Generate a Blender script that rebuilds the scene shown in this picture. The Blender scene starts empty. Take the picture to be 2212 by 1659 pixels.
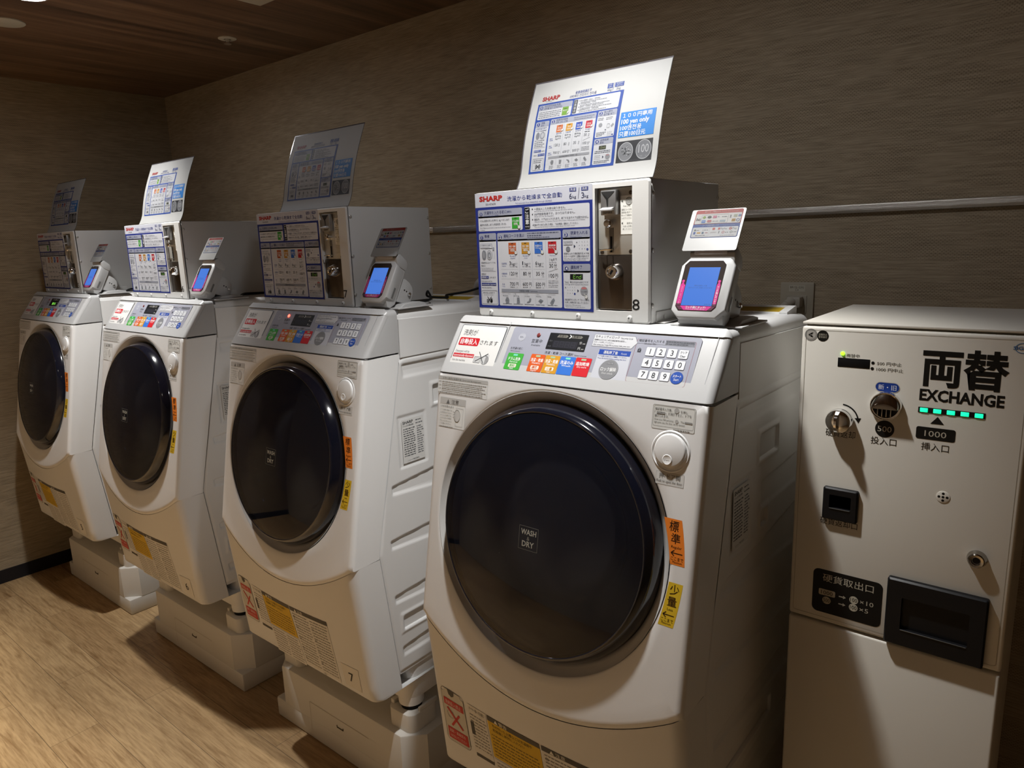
import bpy, bmesh, math, random
from mathutils import Vector, Matrix
random.seed(7)
S = bpy.context.scene
COL = S.collection
V = Vector
PI = math.pi

# ------------------------------------------------------------------ camera
cam_d = bpy.data.cameras.new('camera')
cam = bpy.data.objects.new('camera', cam_d)
COL.objects.link(cam)
S.camera = cam
YAW, PITCH, ROLL = 0.6893, -0.2003, -0.0350
fw = V((-math.sin(YAW)*math.cos(PITCH), math.cos(YAW)*math.cos(PITCH), math.sin(PITCH)))
rt = V((math.cos(YAW), math.sin(YAW), 0))
up = rt.cross(fw)
rt2 = math.cos(ROLL)*rt + math.sin(ROLL)*up
up2 = -math.sin(ROLL)*rt + math.cos(ROLL)*up
M = Matrix((rt2, up2, -fw)).transposed().to_4x4()
M.translation = V((3.2197, -1.9112, 1.4987))
cam.matrix_world = M
cam_d.sensor_fit = 'HORIZONTAL'
cam_d.sensor_width = 36
cam_d.lens = 1533.46/2212*36
cam_d.clip_start = .01

# ------------------------------------------------------------------ world, exposure
w = bpy.data.worlds.new('world')
S.world = w
w.use_nodes = True
w.node_tree.nodes['Background'].inputs[0].default_value = (1, .93, .82, 1)
w.node_tree.nodes['Background'].inputs[1].default_value = 0.0
S.view_settings.view_transform = 'Standard'
S.view_settings.look = 'None'
S.view_settings.gamma = 1
S.view_settings.exposure = 0.45
S.cycles.max_bounces = 10
S.cycles.diffuse_bounces = 6
S.cycles.sample_clamp_indirect = 4
S.cycles.use_denoising = True

# room numbers (metres)
XL, XR, YR, ZC = -0.625, 4.6, -2.95, 2.2827

# ------------------------------------------------------------------ lamps: recessed ceiling downlights and added floor fill lamps
# x, y, watts, full cone (deg), blend, colour, tilt towards the opposite wall (deg)
LAMPS = [
    (0.610, -1.000, 60, 86, .80, (1, .985, .95), 0),
    (2.480, -1.000, 58, 86, .80, (1, .985, .95), 0),
    (0.00, -2.25, 115, 56, .6, (1, .90, .76), 0),  # this and the next two: unseen lamps added for warm floor bounce
    (1.00, -2.25, 115, 56, .6, (1, .90, .76), 0),
    (2.00, -2.25, 115, 56, .6, (1, .90, .76), 0),
]

# ------------------------------------------------------------------ helpers
def srgb(h):
    h = h.lstrip('#')
    c = [int(h[i:i+2], 16)/255 for i in (0, 2, 4)]
    return tuple(((x+.055)/1.055)**2.4 if x > .04045 else x/12.92 for x in c)

def pm(name, col, rough=.5, metal=0, spec=.5, coat=0, emit=None, es=0):
    m = bpy.data.materials.new(name)
    m.use_nodes = True
    b = m.node_tree.nodes['Principled BSDF']
    b.inputs['Base Color'].default_value = (*col, 1)
    b.inputs['Roughness'].default_value = rough
    b.inputs['Metallic'].default_value = metal
    b.inputs['Specular IOR Level'].default_value = spec
    b.inputs['Coat Weight'].default_value = coat
    b.inputs['Coat Roughness'].default_value = .05
    if emit:
        b.inputs['Emission Color'].default_value = (*emit, 1)
        b.inputs['Emission Strength'].default_value = es
    return m

_ink = {}
def ink(h, dim=1.0):
    if (h, dim) not in _ink:
        _ink[h, dim] = pm('ink_'+h, tuple(c*dim for c in srgb(h)), .55, 0, .22)
    return _ink[h, dim]

def nodes(m):
    nt = m.node_tree
    return nt, nt.nodes['Principled BSDF']

def nd(nt, typ, **kw):
    n = nt.nodes.new(typ)
    for k, v in kw.items():
        if k.startswith('i_'):
            n.inputs[k[2:].replace('_', ' ')].default_value = v
        else:
            setattr(n, k, v)
    return n

def mapping(nt, scale, loc=(0, 0, 0)):
    tc = nd(nt, 'ShaderNodeTexCoord')
    mp = nd(nt, 'ShaderNodeMapping')
    mp.inputs['Scale'].default_value = scale
    mp.inputs['Location'].default_value = loc
    nt.links.new(tc.outputs['Object'], mp.inputs['Vector'])
    return mp

def ramp(nt, src, stops):
    r = nd(nt, 'ShaderNodeValToRGB')
    cr = r.color_ramp
    while len(cr.elements) < len(stops):
        cr.elements.new(.5)
    for e, (p, c) in zip(cr.elements, stops):
        e.position = p
        e.color = (*c, 1)
    nt.links.new(src, r.inputs['Fac'])
    return r

def mixc(nt, a, b, fac, mode='MIX'):
    n = nd(nt, 'ShaderNodeMix', data_type='RGBA', blend_type=mode)
    for s, v in ((6, a), (7, b), (0, fac)):
        if hasattr(v, 'is_linked') or hasattr(v, 'links'):
            nt.links.new(v, n.inputs[s])
        else:
            n.inputs[s].default_value = v if s == 0 else (*v, 1)
    return n.outputs[2]

def noise(nt, mp, scale, detail=4, rough=.55, dist=0):
    n = nd(nt, 'ShaderNodeTexNoise')
    n.inputs['Scale'].default_value = scale
    n.inputs['Detail'].default_value = detail
    n.inputs['Roughness'].default_value = rough
    n.inputs['Distortion'].default_value = dist
    nt.links.new(mp.outputs[0], n.inputs['Vector'])
    return n.outputs['Fac']

def bump(nt, b, h, strength=.3, dist=.001):
    n = nd(nt, 'ShaderNodeBump')
    n.inputs['Strength'].default_value = strength
    n.inputs['Distance'].default_value = dist
    nt.links.new(h, n.inputs['Height'])
    nt.links.new(n.outputs[0], b.inputs['Normal'])

# --- room materials
def mat_wall(name, axis, base, dark, light):
    m = pm(name, base, .85, 0, .25)
    nt, b = nodes(m)
    sc = (1, 1, 1)
    long = 6.5
    mpA = mapping(nt, (long, long, 150))
    a = noise(nt, mpA, 1.6, 5, .6)
    mpB = mapping(nt, (16, 16, 420))
    f = noise(nt, mpB, 1.0, 3, .6)
    # fine woven dots: product of two sines
    tc = nd(nt, 'ShaderNodeTexCoord')
    sp = nd(nt, 'ShaderNodeSeparateXYZ')
    nt.links.new(tc.outputs['Object'], sp.inputs[0])
    def sine(out, k):
        mu = nd(nt, 'ShaderNodeMath', operation='MULTIPLY'); mu.inputs[1].default_value = k
        nt.links.new(out, mu.inputs[0])
        si = nd(nt, 'ShaderNodeMath', operation='SINE')
        nt.links.new(mu.outputs[0], si.inputs[0])
        return si.outputs[0]
    s1 = sine(sp.outputs[axis], 2*PI/.0085)
    s2 = sine(sp.outputs[2], 2*PI/.0075)
    pr = nd(nt, 'ShaderNodeMath', operation='MULTIPLY')
    nt.links.new(s1, pr.inputs[0]); nt.links.new(s2, pr.inputs[1])
    mask = noise(nt, mapping(nt, (2.0, 2.0, 9)), 2.0, 3, .6)
    mr = ramp(nt, mask, [(.42, (0, 0, 0)), (.62, (1, 1, 1))])
    pm2 = nd(nt, 'ShaderNodeMath', operation='MULTIPLY')
    nt.links.new(pr.outputs[0], pm2.inputs[0]); nt.links.new(mr.outputs[0], pm2.inputs[1])
    r1 = ramp(nt, a, [(.3, dark), (.5, base), (.72, light)])
    r2 = ramp(nt, f, [(.32, (.62, .62, .62)), (.55, (1, 1, 1)), (.75, (1.0, 1.0, 1.0))])
    c = mixc(nt, r1.outputs[0], r2.outputs[0], .75, 'MULTIPLY')
    r3 = ramp(nt, pm2.outputs[0], [(.0, (1, 1, 1)), (.55, (.55, .52, .48))])
    c = mixc(nt, c, r3.outputs[0], .75, 'MULTIPLY')
    nt.links.new(c, b.inputs['Base Color'])
    bump(nt, b, f, .35, .002)
    return m

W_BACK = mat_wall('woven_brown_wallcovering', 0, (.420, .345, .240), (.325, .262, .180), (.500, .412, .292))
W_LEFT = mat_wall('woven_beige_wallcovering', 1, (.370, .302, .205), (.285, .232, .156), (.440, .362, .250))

def mat_floor():
    m = pm('oak_plank_floor', (.3, .2, .1), .42, 0, .35)
    nt, b = nodes(m)
    mp = mapping(nt, (1, 1, 1), (.08, .0625, 0))
    br = nd(nt, 'ShaderNodeTexBrick')
    br.offset = .38; br.offset_frequency = 2
    br.inputs['Scale'].default_value = 1
    br.inputs['Brick Width'].default_value = .92
    br.inputs['Row Height'].default_value = .1425
    br.inputs['Mortar Size'].default_value = .0009
    br.inputs['Mortar Smooth'].default_value = .6
    br.inputs['Bias'].default_value = -.1
    br.inputs['Color1'].default_value = (0, 0, 0, 1)
    br.inputs['Color2'].default_value = (1, 1, 1, 1)
    nt.links.new(mp.outputs[0], br.inputs['Vector'])
    mid = mixc(nt, (.430, .285, .145), (.540, .375, .200), br.outputs['Color'])
    # grain offset per plank
    add = nd(nt, 'ShaderNodeVectorMath', operation='MULTIPLY_ADD')
    mp2 = mapping(nt, (2.2, 26, 1))
    nt.links.new(br.outputs['Color'], add.inputs[0])
    add.inputs[1].default_value = (13.1, 7.7, 3.3)
    nt.links.new(mp2.outputs[0], add.inputs[2])
    g = nd(nt, 'ShaderNodeTexNoise')
    g.inputs['Scale'].default_value = 1.6; g.inputs['Detail'].default_value = 6
    g.inputs['Roughness'].default_value = .62; g.inputs['Distortion'].default_value = 1.1
    nt.links.new(add.outputs[0], g.inputs['Vector'])
    rg = ramp(nt, g.outputs['Fac'], [(.30, (.58, .50, .41)), (.48, (.98, .97, .95)), (.66, (1.12, 1.12, 1.10))])
    c = mixc(nt, mid, rg.outputs[0], .9, 'MULTIPLY')
    fine = noise(nt, mapping(nt, (11, 170, 1)), 1.0, 4, .65, .4)
    rf = ramp(nt, fine, [(.32, (.62, .57, .50)), (.58, (1, 1, 1))])
    c = mixc(nt, c, rf.outputs[0], .8, 'MULTIPLY')
    blot = noise(nt, mapping(nt, (1.3, 2.6, 1)), 2.0, 3, .5)
    rb = ramp(nt, blot, [(.3, (.86, .84, .82)), (.7, (1, 1, 1))])
    c = mixc(nt, c, rb.outputs[0], .8, 'MULTIPLY')
    c = mixc(nt, c, (.10, .065, .035), br.outputs['Fac'])
    nt.links.new(c, b.inputs['Base Color'])
    bump(nt, b, fine, .12, .001)
    return m
FLOOR = mat_floor()

def mat_ceil():
    m = pm('walnut_ceiling', (.05, .03, .015), .42, 0, .45)
    nt, b = nodes(m)
    a = noise(nt, mapping(nt, (13, .7, 1)), 1.5, 6, .62, .35)
    r = ramp(nt, a, [(.28, (.050, .029, .017)), (.5, (.165, .095, .056)), (.72, (.300, .185, .110))])
    f = noise(nt, mapping(nt, (160, 5, 1)), 1.0, 3, .6)
    rf = ramp(nt, f, [(.3, (.72, .70, .68)), (.6, (1, 1, 1))])
    c = mixc(nt, r.outputs[0], rf.outputs[0], .8, 'MULTIPLY')
    nt.links.new(c, b.inputs['Base Color'])
    return m
CEIL = mat_ceil()

WHITE = pm('white_plastic', (.74, .74, .735), .34, 0, .5)
PEARL = pm('pearl_white_plastic', (.78, .78, .775), .33, 0, .5)
CTRL = pm('control_cover_plastic', (.43, .43, .43), .32, 0, .5)  # same white plastic as the front, darkened to offset the near lamp's light
READER = pm('reader_plastic', (.44, .44, .44), .38, 0, .45)
RING = pm('glossy_recess_plastic', (.68, .675, .665), .22, 0, .6, .3)
PAINT = pm('white_painted_steel', (.56, .556, .54), .42, 0, .45)
BOXSIDE = PAINT
STAND = pm('ivory_plastic', (.66, .64, .595), .45, 0, .4)
CREAM = pm('cream_painted_steel', (.66, .63, .565), .5, 0, .4)
GREYSEAM = pm('seam_shadow_grey', (.10, .10, .10), .7)
SEAMLITE = pm('seam_grey', (.32, .32, .32), .7)
BLACK = pm('black_plastic', (.006, .006, .007), .42, 0, .22)
MATTEBLACK = pm('matte_black_rubber', (.01, .01, .01), .7, 0, .2)
BASEB = pm('black_vinyl_skirting', (.010, .010, .014), .45, 0, .35)
STEEL = pm('brushed_steel', (.55, .54, .50), .36, .55)
RAIL = pm('brushed_rail_steel', (.50, .47, .42), .26, .92)
_nt, _b = nodes(RAIL)
bump(_nt, _b, noise(_nt, mapping(_nt, (.2, 1, 2600)), 1.0, 1, .5), .55, .0006)
DARKREFL = pm('mirror_steel_dark_reflection', (.115, .095, .078), .20, .85)  # mirror steel; the dark room it reflects is put into the base colour
CHROME = pm('chrome', (.80, .80, .80), .07, 1.0)
DARKCHROME = pm('dark_chrome', (.42, .40, .37), .10, 1.0)
CAST = pm('cast_zinc', (.34, .34, .34), .38, .8)
PAPER = pm('laminated_paper', (.235, .235, .23), .55, 0, .2)
CARD = pm('white_card', (.22, .22, .215), .4, 0, .4)
FILM = pm('dark_clear_film_edge', (.06, .055, .06), .15, 0, .6)
SOCKET = pm('beige_socket_plastic', (.40, .36, .28), .45, 0, .4)
GREYCORD = pm('grey_cord_plastic', (.42, .39, .33), .5)
HOSE = pm('grey_hose_plastic', (.36, .34, .32), .5)
RED_LED = pm('red_led_lens', (.35, .03, .03), .3, emit=(1, .05, .03), es=6)
RED_OFF = pm('unlit_led_lens', (.16, .03, .03), .3)
GREEN_LED = pm('green_led_lens', (.1, .5, .02), .3, emit=(.25, 1, .02), es=2.2)
MINT_LED = pm('mint_led_lens', (.05, .6, .4), .3, emit=(.0, 1, .34), es=1.1)
SCREEN = pm('blue_screen', (.01, .02, .05), .2, emit=srgb('4a7fe0'), es=.62)
LAMPGLOW = pm('lamp_diffuser', (.8, .8, .8), .5, emit=(.95, .96, 1), es=130)
FILLGLOW = pm('fill_lamp_diffuser', (.8, .8, .8), .5, emit=(1, .9, .76), es=6)  # glow of the added fill lamps over the floor

def mat_shell():
    m = bpy.data.materials.new('tinted_door_glass')
    m.use_nodes = True
    nt = m.node_tree
    nt.nodes.clear()
    out = nd(nt, 'ShaderNodeOutputMaterial')
    tr = nd(nt, 'ShaderNodeBsdfTransparent')
    tr.inputs[0].default_value = (.34, .39, .52, 1)
    gl = nd(nt, 'ShaderNodeBsdfGlossy')
    gl.inputs['Roughness'].default_value = .025
    fr = nd(nt, 'ShaderNodeFresnel')
    fr.inputs[0].default_value = 1.42
    di = nd(nt, 'ShaderNodeBsdfDiffuse')
    di.inputs[0].default_value = (.003, .0045, .010, 1)
    # dust specks
    vo = nd(nt, 'ShaderNodeTexVoronoi')
    vo.inputs['Scale'].default_value = 70
    tc = nd(nt, 'ShaderNodeTexCoord')
    nt.links.new(tc.outputs['Object'], vo.inputs['Vector'])
    sel = nd(nt, 'ShaderNodeSeparateColor')
    nt.links.new(vo.outputs['Color'], sel.inputs[0])
    thr = nd(nt, 'ShaderNodeMath', operation='MULTIPLY'); thr.inputs[1].default_value = .055
    pw = nd(nt, 'ShaderNodeMath', operation='POWER'); pw.inputs[1].default_value = 5
    nt.links.new(sel.outputs[0], pw.inputs[0]); nt.links.new(pw.outputs[0], thr.inputs[0])
    lt = nd(nt, 'ShaderNodeMath', operation='LESS_THAN')
    nt.links.new(vo.outputs['Distance'], lt.inputs[0]); nt.links.new(thr.outputs[0], lt.inputs[1])
    dust = nd(nt, 'ShaderNodeBsdfDiffuse'); dust.inputs[0].default_value = (.16, .16, .16, 1)
    a = nd(nt, 'ShaderNodeAddShader')
    nt.links.new(tr.outputs[0], a.inputs[0]); nt.links.new(di.outputs[0], a.inputs[1])
    dm = nd(nt, 'ShaderNodeMixShader')
    nt.links.new(lt.outputs[0], dm.inputs[0])
    nt.links.new(a.outputs[0], dm.inputs[1]); nt.links.new(dust.outputs[0], dm.inputs[2])
    mx = nd(nt, 'ShaderNodeMixShader')
    nt.links.new(fr.outputs[0], mx.inputs[0])
    nt.links.new(dm.outputs[0], mx.inputs[1]); nt.links.new(gl.outputs[0], mx.inputs[2])
    nt.links.new(mx.outputs[0], out.inputs[0])
    return m
GLASS = mat_shell()
BOWL = pm('dark_inner_bowl', (.022, .026, .042), .34, 0, .8, 1.0)
GLASSRIM = pm('dark_navy_rim', (.005, .006, .012), .10, 0, .6, .5)

# --- mesh builder
class MB:
    def __init__(s):
        s.v = []; s.f = []; s.fm = []; s.mats = []
    def mi(s, m):
        if m not in s.mats:
            s.mats.append(m)
        return s.mats.index(m)
    def add(s, vs, fs, m):
        o = len(s.v); k = s.mi(m)
        s.v += [tuple(p) for p in vs]
        for f in fs:
            s.f.append([i+o for i in f]); s.fm.append(k)
    def bm(s, bm, m):
        bm.verts.ensure_lookup_table()
        idx = {v: i for i, v in enumerate(bm.verts)}
        s.add([v.co for v in bm.verts], [[idx[v] for v in f.verts] for f in bm.faces], m)
        bm.free()
    def box(s, a, b, m, bev=0, seg=2, rot=None, piv=None):
        bm = bmesh.new()
        bmesh.ops.create_cube(bm, size=1)
        a = V(a); b = V(b)
        for v in bm.verts:
            v.co = V(((a.x+b.x)/2+v.co.x*(b.x-a.x), (a.y+b.y)/2+v.co.y*(b.y-a.y), (a.z+b.z)/2+v.co.z*(b.z-a.z)))
        if bev:
            bmesh.ops.bevel(bm, geom=bm.edges[:], offset=bev, segments=seg, affect='EDGES', profile=.5)
        if rot:
            bmesh.ops.transform(bm, matrix=rot, verts=bm.verts[:], space=Matrix.Translation(-(piv or (a+b)/2)))
        s.bm(bm, m)
        return s
    def prism(s, pts, a, b, m, axis='x', bev=0, seg=3, sel=None):
        """closed 2-D outline extruded along an axis; sel(edge) chooses bevelled edges"""
        n = len(pts)
        def P(p, t):
            return {'x': (t, p[0], p[1]), 'y': (p[0], t, p[1]), 'z': (p[0], p[1], t)}[axis]
        bm = bmesh.new()
        A = [bm.verts.new(P(p, a)) for p in pts]
        B = [bm.verts.new(P(p, b)) for p in pts]
        bm.faces.new(A); bm.faces.new(B[::-1])
        for i in range(n):
            j = (i+1) % n
            bm.faces.new((A[i], B[i], B[j], A[j]))
        bmesh.ops.recalc_face_normals(bm, faces=bm.faces[:])
        if bev:
            es = [e for e in bm.edges if sel is None or sel((e.verts[0].co+e.verts[1].co)/2, e)]
            bmesh.ops.bevel(bm, geom=es, offset=bev, segments=seg, affect='EDGES', profile=.5)
        s.bm(bm, m)
        return s
    def lathe(s, prof, m, mat=Matrix(), n=48, cap=True):
        """profile (r, h) spun about local Z, placed by mat"""
        vs = []; fs = []
        for r, h in prof:
            for i in range(n):
                a = 2*PI*i/n
                vs.append(mat @ V((r*math.cos(a), r*math.sin(a), h)))
        for k in range(len(prof)-1):
            for i in range(n):
                j = (i+1) % n
                fs.append((k*n+i, k*n+j, (k+1)*n+j, (k+1)*n+i))
        if cap:
            fs.append([(len(prof)-1)*n+i for i in range(n)])
            fs.append([i for i in range(n)][::-1])
        s.add(vs, fs, m)
        return s
    def tube(s, path, r, m, n=10):
        vs = []; fs = []
        P = [V(p) for p in path]
        prev = None
        for i, p in enumerate(P):
            d = (P[min(i+1, len(P)-1)]-P[max(i-1, 0)]).normalized()
            if prev is None:
                u = d.orthogonal().normalized()
            else:
                u = (prev-d*prev.dot(d)).normalized()
            prev = u
            w_ = d.cross(u)
            rr = r[i] if isinstance(r, (list, tuple)) else r
            for k in range(n):
                a = 2*PI*k/n
                vs.append(p+u*rr*math.cos(a)+w_*rr*math.sin(a))
        for i in range(len(P)-1):
            for k in range(n):
                j = (k+1) % n
                fs.append((i*n+k, i*n+j, (i+1)*n+j, (i+1)*n+k))
        fs.append(list(range(n))[::-1]); fs.append([(len(P)-1)*n+k for k in range(n)])
        s.add(vs, fs, m)
        return s
    def build(s, name, parent=None, loc=(0, 0, 0), smooth=35, mesh=None):
        me = mesh or bpy.data.meshes.new(name)
        me.from_pydata(s.v, [], s.f)
        for m in s.mats:
            me.materials.append(m)
        me.polygons.foreach_set('material_index', s.fm)
        me.update()
        if smooth:
            me.polygons.foreach_set('use_smooth', [True]*len(me.polygons))
            me.set_sharp_from_angle(angle=math.radians(smooth))
        return link(name, me, parent, loc)

def link(name, me, parent=None, loc=(0, 0, 0)):
    o = bpy.data.objects.new(name, me)
    COL.objects.link(o)
    o.location = loc
    if parent:
        o.parent = parent
    return o

def empty(name, loc, label, cat, group=None):
    o = bpy.data.objects.new(name, None)
    COL.objects.link(o)
    o.empty_display_size = .05
    o.location = loc
    return tag(o, label, cat, group)

def tag(o, label=None, cat=None, group=None, kind=None):
    for k, v in (('label', label), ('category', cat), ('group', group), ('kind', kind)):
        if v:
            o[k] = v
    return o

def children(o):
    return [c for c in bpy.data.objects if c.parent == o]

def copy_tree(o, parent=None, kids=None):
    c = o.copy()
    COL.objects.link(c)
    c.parent = parent
    for ch in kids[o]:
        copy_tree(ch, c, kids)
    return c

def kid_map():
    d = {o: [] for o in bpy.data.objects}
    for o in bpy.data.objects:
        if o.parent:
            d[o.parent].append(o)
    return d

def rr_pts(x0, y0, x1, y1, r, n=5):
    r = min(r, abs(x1-x0)/2-1e-6, abs(y1-y0)/2-1e-6)
    if r <= 0:
        return [(x0, y0), (x1, y0), (x1, y1), (x0, y1)]
    out = []
    for cx, cy, a0 in ((x1-r, y0+r, -90), (x1-r, y1-r, 0), (x0+r, y1-r, 90), (x0+r, y0+r, 180)):
        for i in range(n+1):
            a = math.radians(a0+90*i/n)
            out.append((cx+r*math.cos(a), cy+r*math.sin(a)))
    return out

# --- printed matter: flat ink shapes and lettering on one sheet mesh
PENDING = []
def strips(pts, h):
    """cut a convex outline into horizontal bands no taller than h"""
    y0 = min(p[1] for p in pts); y1 = max(p[1] for p in pts)
    if y1-y0 <= h:
        return [pts]
    def clip(poly, y, keep_above):
        out = []
        for a, b in zip(poly, poly[1:]+poly[:1]):
            ia = (a[1] >= y) == keep_above; ib = (b[1] >= y) == keep_above
            if ia:
                out.append(a)
            if ia != ib:
                t_ = (y-a[1])/(b[1]-a[1])
                out.append((a[0]+(b[0]-a[0])*t_, y))
        return out
    res = []
    k = math.floor(y0/h)+1
    rest = pts
    while k*h < y1-1e-7 and len(rest) >= 3:
        lo = clip(rest, k*h, False)
        if len(lo) >= 3:
            res.append(lo)
        rest = clip(rest, k*h, True)
        k += 1
    if len(rest) >= 3:
        res.append(rest)
    return res
STEP = .00018
class Pr:
    """2-D shapes (x right, y up) in layers; unit scale k turns drawing units into metres"""
    def __init__(s, k=1.0, x0=0, y0=0, ydown=False, dim=1.0):
        s.k = k; s.x0 = x0; s.y0 = y0; s.sy = -1 if ydown else 1
        s.items = []; s.dim = dim; s.band = 0
    def T(s, p):
        return (s.x0+p[0]*s.k, s.y0+s.sy*p[1]*s.k)
    def poly(s, pts, c, l=1):
        s.items.append(('p', [s.T(p) for p in pts], ink(c, s.dim) if isinstance(c, str) else c, l)); return s
    def rect(s, x0, y0, x1, y1, c, l=1, r=0, nx=1, ny=1):
        if nx*ny > 1:
            for i in range(nx):
                for j in range(ny):
                    a = x0+(x1-x0)*i/nx; b = x0+(x1-x0)*(i+1)/nx
                    d = y0+(y1-y0)*j/ny; e = y0+(y1-y0)*(j+1)/ny
                    s.poly([(a, d), (b, d), (b, e), (a, e)], c, l)
            return s
        return s.poly(rr_pts(min(x0, x1), min(y0, y1), max(x0, x1), max(y0, y1), r), c, l)
    def circ(s, x, y, r, c, l=1, ry=None, n=24):
        return s.poly([(x+r*math.cos(2*PI*i/n), y+(ry or r)*math.sin(2*PI*i/n)) for i in range(n)], c, l)
    def ring(s, x, y, r, wd, c, l=1, n=32, ry=None):
        q = (ry or r)/r
        for i in range(n):
            a = 2*PI*i/n; b = 2*PI*(i+1)/n
            s.poly([(x+R*math.cos(t), y+R*q*math.sin(t)) for R, t in ((r, a), (r, b), (r-wd, b), (r-wd, a))], c, l)
        return s
    def frame(s, x0, y0, x1, y1, wd, c, l=1, r=0):
        A = rr_pts(x0, y0, x1, y1, max(r, 1e-4)); B = rr_pts(x0+wd, y0+wd, x1-wd, y1-wd, max(r-wd, 5e-5))
        n = len(A)
        if len(B) != n:
            B = rr_pts(x0+wd, y0+wd, x1-wd, y1-wd, 1e-4)
        for i in range(n):
            j = (i+1) % n
            s.poly([A[i], A[j], B[j], B[i]], c, l)
        return s
    def line(s, pts, wd, c, l=1):
        for (ax, ay), (bx, by) in zip(pts, pts[1:]):
            d = math.hypot(bx-ax, by-ay) or 1
            nx, ny = -(by-ay)/d*wd/2, (bx-ax)/d*wd/2
            s.poly([(ax+nx, ay+ny), (bx+nx, by+ny), (bx-nx, by-ny), (ax-nx, ay-ny)], c, l)
        return s
    def dots(s, x0, x1, y, c, l=1, d=1.0, gap=2.2):
        x = x0
        while x < x1:
            s.rect(x, y-.25, x+d, y+.25, c, l); x += gap
        return s
    def micro(s, x0, y, x1, h, c='8a8d95', l=2, seed=1):
        """a line of print too small to read: broken strokes"""
        rnd = random.Random(seed*977+int(x0*10)+int(y*10))
        x = x0
        while x < x1-h:
            wd = h*rnd.uniform(.5, 2.6)
            s.rect(x, y, min(x+wd, x1), y+h*.62, c, l); x += wd+h*.42
        return s
    def text(s, t, x, y, h, c, l=2, w=None, al='l', bold=0, wmax=None):
        """y = bottom of the letters (top when y runs down), h = letter height"""
        s.items.append(('t', t, x, y, h, ink(c, s.dim) if isinstance(c, str) else c, l, w, al, bold, wmax)); return s
    def vtext(s, t, x, y, h, c, l=2, bold=0, step=1.08):
        for i, ch in enumerate(t):
            s.text(ch, x, y+s.sy*(-1)*i*h*step, h, c, l, al='c', bold=bold)
        return s
    def build(s, name, parent, M4=None, warp=None, step=STEP, loc=(0, 0, 0)):
        me = bpy.data.meshes.new(name)
        PENDING.append((s, me, M4 or Matrix(), warp, step))
        return link(name, me, parent, loc)

GL = {}
def flush():
    keys = {(it[1], it[9]) for p in PENDING for it in p[0].items if it[0] == 't'}
    tmp = {}
    for k in sorted(keys):
        c = bpy.data.curves.new('glyphs', 'FONT')
        c.body = k[0]; c.size = 1; c.resolution_u = 2; c.offset = k[1]
        o = bpy.data.objects.new('glyphs', c)
        COL.objects.link(o)
        tmp[k] = o
    dg = bpy.context.evaluated_depsgraph_get()
    for k, o in tmp.items():
        m = o.evaluated_get(dg).to_mesh()
        GL[k] = ([(v.co.x, v.co.y) for v in m.vertices], [tuple(p.vertices) for p in m.polygons])
        o.evaluated_get(dg).to_mesh_clear()
    for o in tmp.values():
        c = o.data
        bpy.data.objects.remove(o)
        bpy.data.curves.remove(c)
    for pr, me, M4, warp, step in PENDING:
        mb = MB()
        put = (lambda x, y, l: warp(x, y, l*step)) if warp else (lambda x, y, l: M4 @ V((x, y, l*step)))
        for it in pr.items:
            if it[0] == 'p':
                _, pts, m, l = it
                a = sum(pts[i][0]*pts[(i+1) % len(pts)][1]-pts[(i+1) % len(pts)][0]*pts[i][1] for i in range(len(pts)))
                if a < 0:
                    pts = pts[::-1]
                for q in (strips(pts, pr.band) if pr.band else [pts]):
                    mb.add([put(x, y, l) for x, y in q], [list(range(len(q)))], m)
            else:
                _, t, x, y, h, m, l, wd, al, bold, wmax = it
                vs, fs = GL[(t, bold)]
                if not vs:
                    continue
                cjk = any(ord(ch) > 0x2e80 for ch in t)
                sc = h/(.92 if cjk else .69)
                mnx = min(p[0] for p in vs); mxx = max(p[0] for p in vs)
                bx = sc
                if wd:
                    bx = wd/(mxx-mnx)
                elif wmax and (mxx-mnx)*sc > wmax:
                    bx = wmax/(mxx-mnx)
                W_ = (mxx-mnx)*bx
                ox = {'l': 0, 'c': -W_/2, 'r': -W_}[al]
                by = y+(h*.5 if 0 else 0)
                base = (.08*sc if cjk else 0)
                out = []
                for px, py in vs:
                    X = x+ox+(px-mnx)*bx
                    Y = py*sc+base
                    X0, Y0 = pr.T((X, y))
                    if pr.sy < 0:
                        Y0 += (Y-h)*pr.k
                    else:
                        Y0 += Y*pr.k
                    out.append(put(X0, Y0, l))
                mb.add(out, fs, m)
        me.from_pydata(mb.v, [], mb.f)
        for m in mb.mats:
            me.materials.append(m)
        me.polygons.foreach_set('material_index', mb.fm)
        me.update()

def frame4(o, x, y, n):
    m = Matrix((V(x).normalized(), V(y).normalized(), V(n).normalized())).transposed().to_4x4()
    m.translation = V(o)
    return m

# ================================================================== the room
def structure(o, kind='structure'):
    o['kind'] = kind
    return o

def slab(name, a, b, m):
    return structure(MB().box(a, b, m).build(name, smooth=0))
slab('floor', (XL-.1, YR-.1, -.1), (XR+.1, .1, 0), FLOOR)
slab('ceiling', (XL-.1, YR-.1, ZC), (XR+.1, .1, ZC+.1), CEIL)
slab('wall_back', (XL-.1, 0, 0), (XR+.1, .1, ZC), W_BACK)
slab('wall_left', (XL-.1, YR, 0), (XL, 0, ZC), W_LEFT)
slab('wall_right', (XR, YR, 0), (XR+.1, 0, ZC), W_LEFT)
slab('wall_front', (XL-.1, YR-.1, 0), (XR+.1, YR, ZC), pm('cream_wallpaper', (.66, .60, .50), .8, 0, .3))
slab('baseboard_left', (XL, YR, 0), (XL+.006, 0, .063), BASEB)
slab('baseboard_back', (XL+.006, -.006, 0), (XR, 0, .063), BASEB)
mb = MB()
for x0, x1 in ((XL, 1.3015), (1.3025, 4.6)):
    mb.box((x0, -.012, 1.5335), (x1, 0, 1.5545), RAIL, .0015)
structure(mb.build('trim_1'))

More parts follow.
